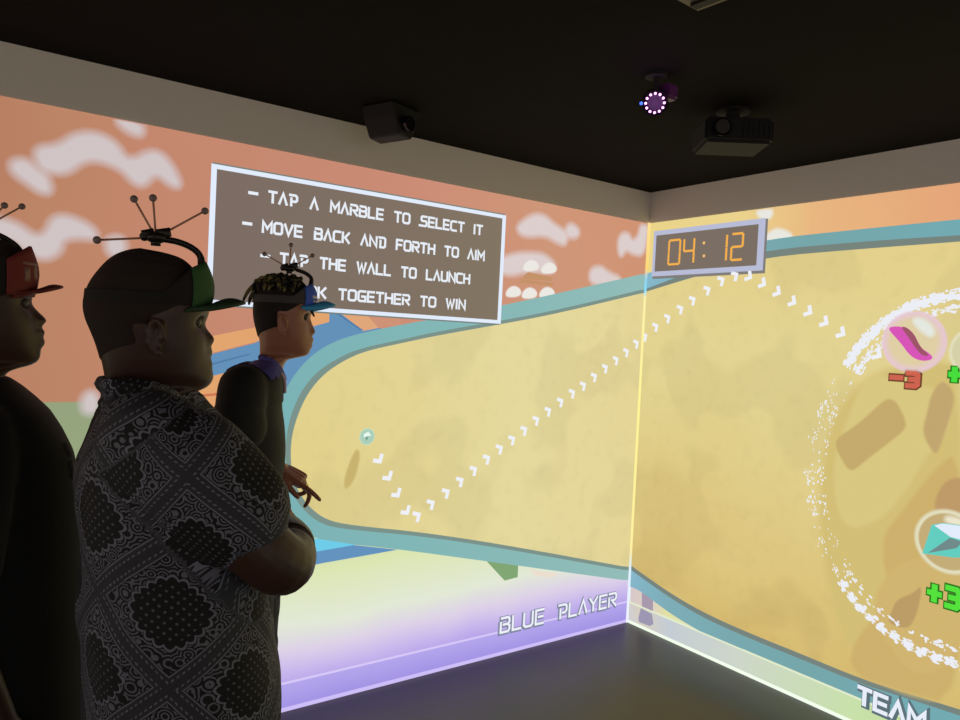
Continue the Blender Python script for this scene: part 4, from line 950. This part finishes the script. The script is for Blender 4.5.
for q in ([(258, 284), (252, 287), (247, 293), (243.5, 300)], [(257, 287), (253, 293), (250, 299), (249, 304)]):
    tube(b, [T(x, y, -.02) for x, y in q], [.007, .006, .005, .003], 8)
link('twist_tufts', b, m_hair3, hr, True)
b = bmesh.new(); tube(b, [T(x, y, -.045) for x, y in [(306, 300), (309, 306), (312, 312), (314, 316)]], [.006, .005, .004, .0025], 8); link('stray_lock', b, m_hair3, hr, True)
# shirt
m_sh3 = mat('black_jersey', (25, 27, 29), .8, bump=.3, bscale=500, var=.15); sb = bmesh.new(); sections(sb, tor, 44, 2.25)
a_ = sh; h_ = (el-sh); tube(sb, [a_+Vector((0, .012, 0)), a_+h_*.2, a_+h_*.52], [.063, .064, .066], 22)
hf = ef-sf; tube(sb, [sf, sf+hf*.25, sf+hf*.6], [.06, .062, .062], 22)
shirt = remesh('shirt', sb, .007, m_sh3, P3.root, 4)
for v in shirt.data.vertices: p = v.co; v.co = p+v.normal*(.005*math.sin(p.z*22+p.x*25+2*noise.noise(p*6)))*(1 if p.z < T(250, 400).z else .2)
m_bl = mat('blue_collar_cloth', (86, 84, 168), .75); b = bmesh.new()
tube(b, [T(262, 357, 0), T(262, 358, -.05), T(272, 362, -.066), T(279, 369, -.05), T(283.5, 379, -.0), T(279, 369, .05), T(272, 362, .066), T(262, 358, .05), T(262, 357, 0)], [.009]*9, 12); link('collar', b, m_bl, shirt, True)
b = bmesh.new(); tube(b, [T(269, 358, -.062), T(275, 363, -.066), T(280, 371, -.05), T(284.5, 380, -.03), T(285, 392, -.02)], [.0042]*5, 8); link('collar_piping', b, mat('pale_piping', (216, 190, 214), .6), shirt, True)
b = bmesh.new(); sy = T(250, 365).z
def top_z(x, y):
    best = None
    for z_, a_1, c_1, w_1 in tor:
        cc, aa = (a_1+c_1)/2, (c_1-a_1)/2
        if abs((x-cc)/aa)**2.25+abs(y/w_1)**2.25 <= 1: best = z_; break
    return best
V = {}; NX, NY = 26, 12
x0, x1 = T(230, 385).x, T(280, 385).x
tv = bpy.data.objects
from mathutils.bvhtree import BVHTree
bv = BVHTree.FromPolygons([v.co.copy() for v in shirt.data.vertices], [tuple(p.vertices) for p in shirt.data.polygons])
for i in range(NX):
    for j in range(NY):
        x = x0+(x1-x0)*i/(NX-1); y = -.052-.085*j/(NY-1)
        hit = bv.ray_cast(Vector((x, y, 2.2)), Vector((0, 0, -1)))
        if hit[0]: V[i, j] = (hit[0], hit[1])
VV = {}
for k_, (p, nn) in V.items():
    if nn.z > .28: VV[k_] = (b.verts.new(p+nn*.0035), b.verts.new(p+nn*.0005))
for i in range(NX-1):
    for j in range(NY-1):
        ks = [(i, j), (i+1, j), (i+1, j+1), (i, j+1)]
        if all(k_ in VV for k_ in ks): b.faces.new([VV[k_][0] for k_ in ks]); b.faces.new([VV[k_][1] for k_ in reversed(ks)])
link('shoulder_yoke', b, m_bl, shirt, True)
arm = [T(311, 285), T(311, 278), T(305, 273), T(297, 270)]; arm = [Vector((p.x, 0, p.z)) for p in arm]; hub = T(289.5, 268.5); hub.y = 0
balls = [T(264.5, 254, -.02), T(291, 245, .01), T(312.5, 255.5, .0)]
ah += .004
visor(P3, cxh, ah, .078, T(309, 306).z, T(309, 284).z, (T(334, 304.5).x, T(334, 305.5).z), ('blue_cap_cloth', (66, 104, 224), (70, 176, 240)), P3.root, .023,
      ([(-.55, -.10, T(309, 299).z, T(309, 296).z), (-.50, -.15, T(309, 303).z, T(309, 300.5).z)], mat('white_print', (220, 225, 235), .6)), arm, hub, balls, strap=(72, 68, 72))

# ---- the person at the left edge
P1 = Fig(-18, 320, 1.435, 'person at the left edge in a black shirt and red antenna visor')
T = P1.T
front = mono(P1.xz([(-22,237),(-5,238),(8,243),(18,251),(26,266),(31,284),(33,292),(32.5,298),(31.5,303),(35,308),(41,314),(46.5,319),(47,321.5),(43.5,324.5),(41,326),(43,329),(46.3,332.5),(44,335.5),(42.5,337),(45,340),(46,343),(43,346.5),(40.5,349),(41,353),(40,358),(37,362.5),(30,365.5),(18,368),(8,371),(4,377),(2,388),(2,405)]))
base = mono(P1.xz([(-22,237),(-5,238),(8,243),(18,251),(26,266),(31,284),(32.5,292),(31.5,298),(31,303),(32,310),(33.5,317),(35,325),(36.5,333),(37.5,342),(38,349),(38,354),(37,359),(34,363),(28,366),(18,368),(8,371),(4,377),(2,388),(2,405)]))
back = mono(P1.xz([(-22,237),(-38,239),(-54,245),(-68,257),(-76,272),(-80,290),(-79,308),(-74,324),(-68,340),(-64,356),(-62,372),(-62,405)]))
zt, zc = T(-22, 237).z, T(38, 364).z; P1.nosez = T(43, 322).z; ez = T(33, 304).z
body = bmesh.new(); head(body, P1, front, base, back, zt, zc, .056, 1.0, eyez=ez)
ec = T(-20, 318, -.078); ear(body, Vector((ec.x, -.077, ec.z)), -1); ear(body, Vector((ec.x, .077, ec.z)), 1)
tor = rows(P1, [(375, -62, 8, .072), (384, -74, 22, .12), (396, -84, 36, .165), (410, -92, 50, .19), (430, -100, 62, .20), (455, -104, 73, .20), (500, -104, 80, .19), (560, -100, 84, .185), (630, -98, 86, .185), (700, -98, 86, .19), (790, -98, 86, .19)])
sections(body, [(z, a+.012, c-.012, w-.012) for z, a, c, w in tor], 40, 2.3)
for s in (-1, 1):
    sh = Vector((T(-25, 430).x, s*.19, T(-25, 425).z)); el = sh+Vector((-.03, s*.04, -.29)); wr = el+Vector((.09, s*.0, -.23))
    tube(body, [sh, (sh+el)/2, el, (el+wr)/2, wr], [.05, .046, .038, .034, .025], 18); hand(body, wr, wr-el, Vector((0, s*1, .1)), s*1, [[.25, .3, .2]]*4)
m_skin1 = skin_mat('dark_brown_skin', (68, 43, 34))
shoes_trousers(P1, tor[-1][0], tor[-1][1], tor[-1][2], .17, (28, 28, 32), body, .088)
remesh('body', body, .0036, m_skin1, P1.root, 2)
eyes(P1, Vector((T(27, 304).x-.004, 0, ez)), P1.root)
zb1 = T(30, 286).z
def hl1(th): return zb1+.006 if th < .8 else (zb1-.012-(th-.8)*.05 if th < 1.45 else (zb1-.045 if th < 1.7 else zb1-.085-.03*(th-1.7)/1.4))
scalp(P1, front, base, back, zt, zc, 1.0, hl1, .004, m_hair2)
m_sh1 = mat('black_tee', (17, 17, 20), .8, bump=.3, bscale=500); sb = bmesh.new(); sections(sb, tor, 44, 2.25)
for s in (-1, 1):
    sh = Vector((T(-25, 430).x, s*.19, T(-25, 425).z)); el = sh+Vector((-.03, s*.04, -.29)); tube(sb, [sh+Vector((0, -s*.03, 0)), sh.lerp(el, .2), sh.lerp(el, .75)], [.066, .070, .072], 22)
shirt1 = remesh('shirt', sb, .008, m_sh1, P1.root, 4)
bv1 = BVHTree.FromPolygons([v.co.copy() for v in shirt1.data.vertices], [tuple(p.vertices) for p in shirt1.data.polygons])
for (xa, ya, xb_, yb_) in ((61, 464, 69, 478), (67, 444, 72, 454)):   # pale marks of the chest print
    b = bmesh.new(); pts = []
    for k in range(6):
        q = T(xa+(xb_-xa)*k/5, ya+(yb_-ya)*k/5, -.10); h = bv1.find_nearest(q); pts.append(h[0]+h[1]*.002)
    tube(b, pts, [.0045]*6, 8, sm=False); link('chest_print', b, mat('grey_print', (110, 112, 108), .7), shirt1, True)
cx1 = (interp(base, zb1)+interp(back, zb1))/2; a1 = (interp(base, zb1)-interp(back, zb1))/2
arm = [T(22, 256), T(17, 247), T(8, 240), T(-4, 234), T(-14, 231)]; arm = [Vector((p.x, 0, p.z)) for p in arm]; hub = T(-20, 229.5); hub.y = 0
balls = [T(4.5, 205.5, -.02), T(22, 206.5, .02), T(-60, 232, -.02), T(-35, 196, .0)]
visor(P1, cx1, a1, .080, T(31, 297).z, T(26, 246).z, (T(61, 286).x, T(61, 287).z), ('red_cap_cloth', (128, 44, 42), (110, 34, 34)), P1.root, .022,
      ([(-.75+.28*k, -.60+.28*k, T(20, 282-3*k).z, T(20, 268-3*k).z) for k in range(3)]+[(-.78, -.14, T(20, 266).z, T(20, 263).z)], mat('pale_print', (150, 110, 100), .6)), arm, hub, balls, half=1.12)
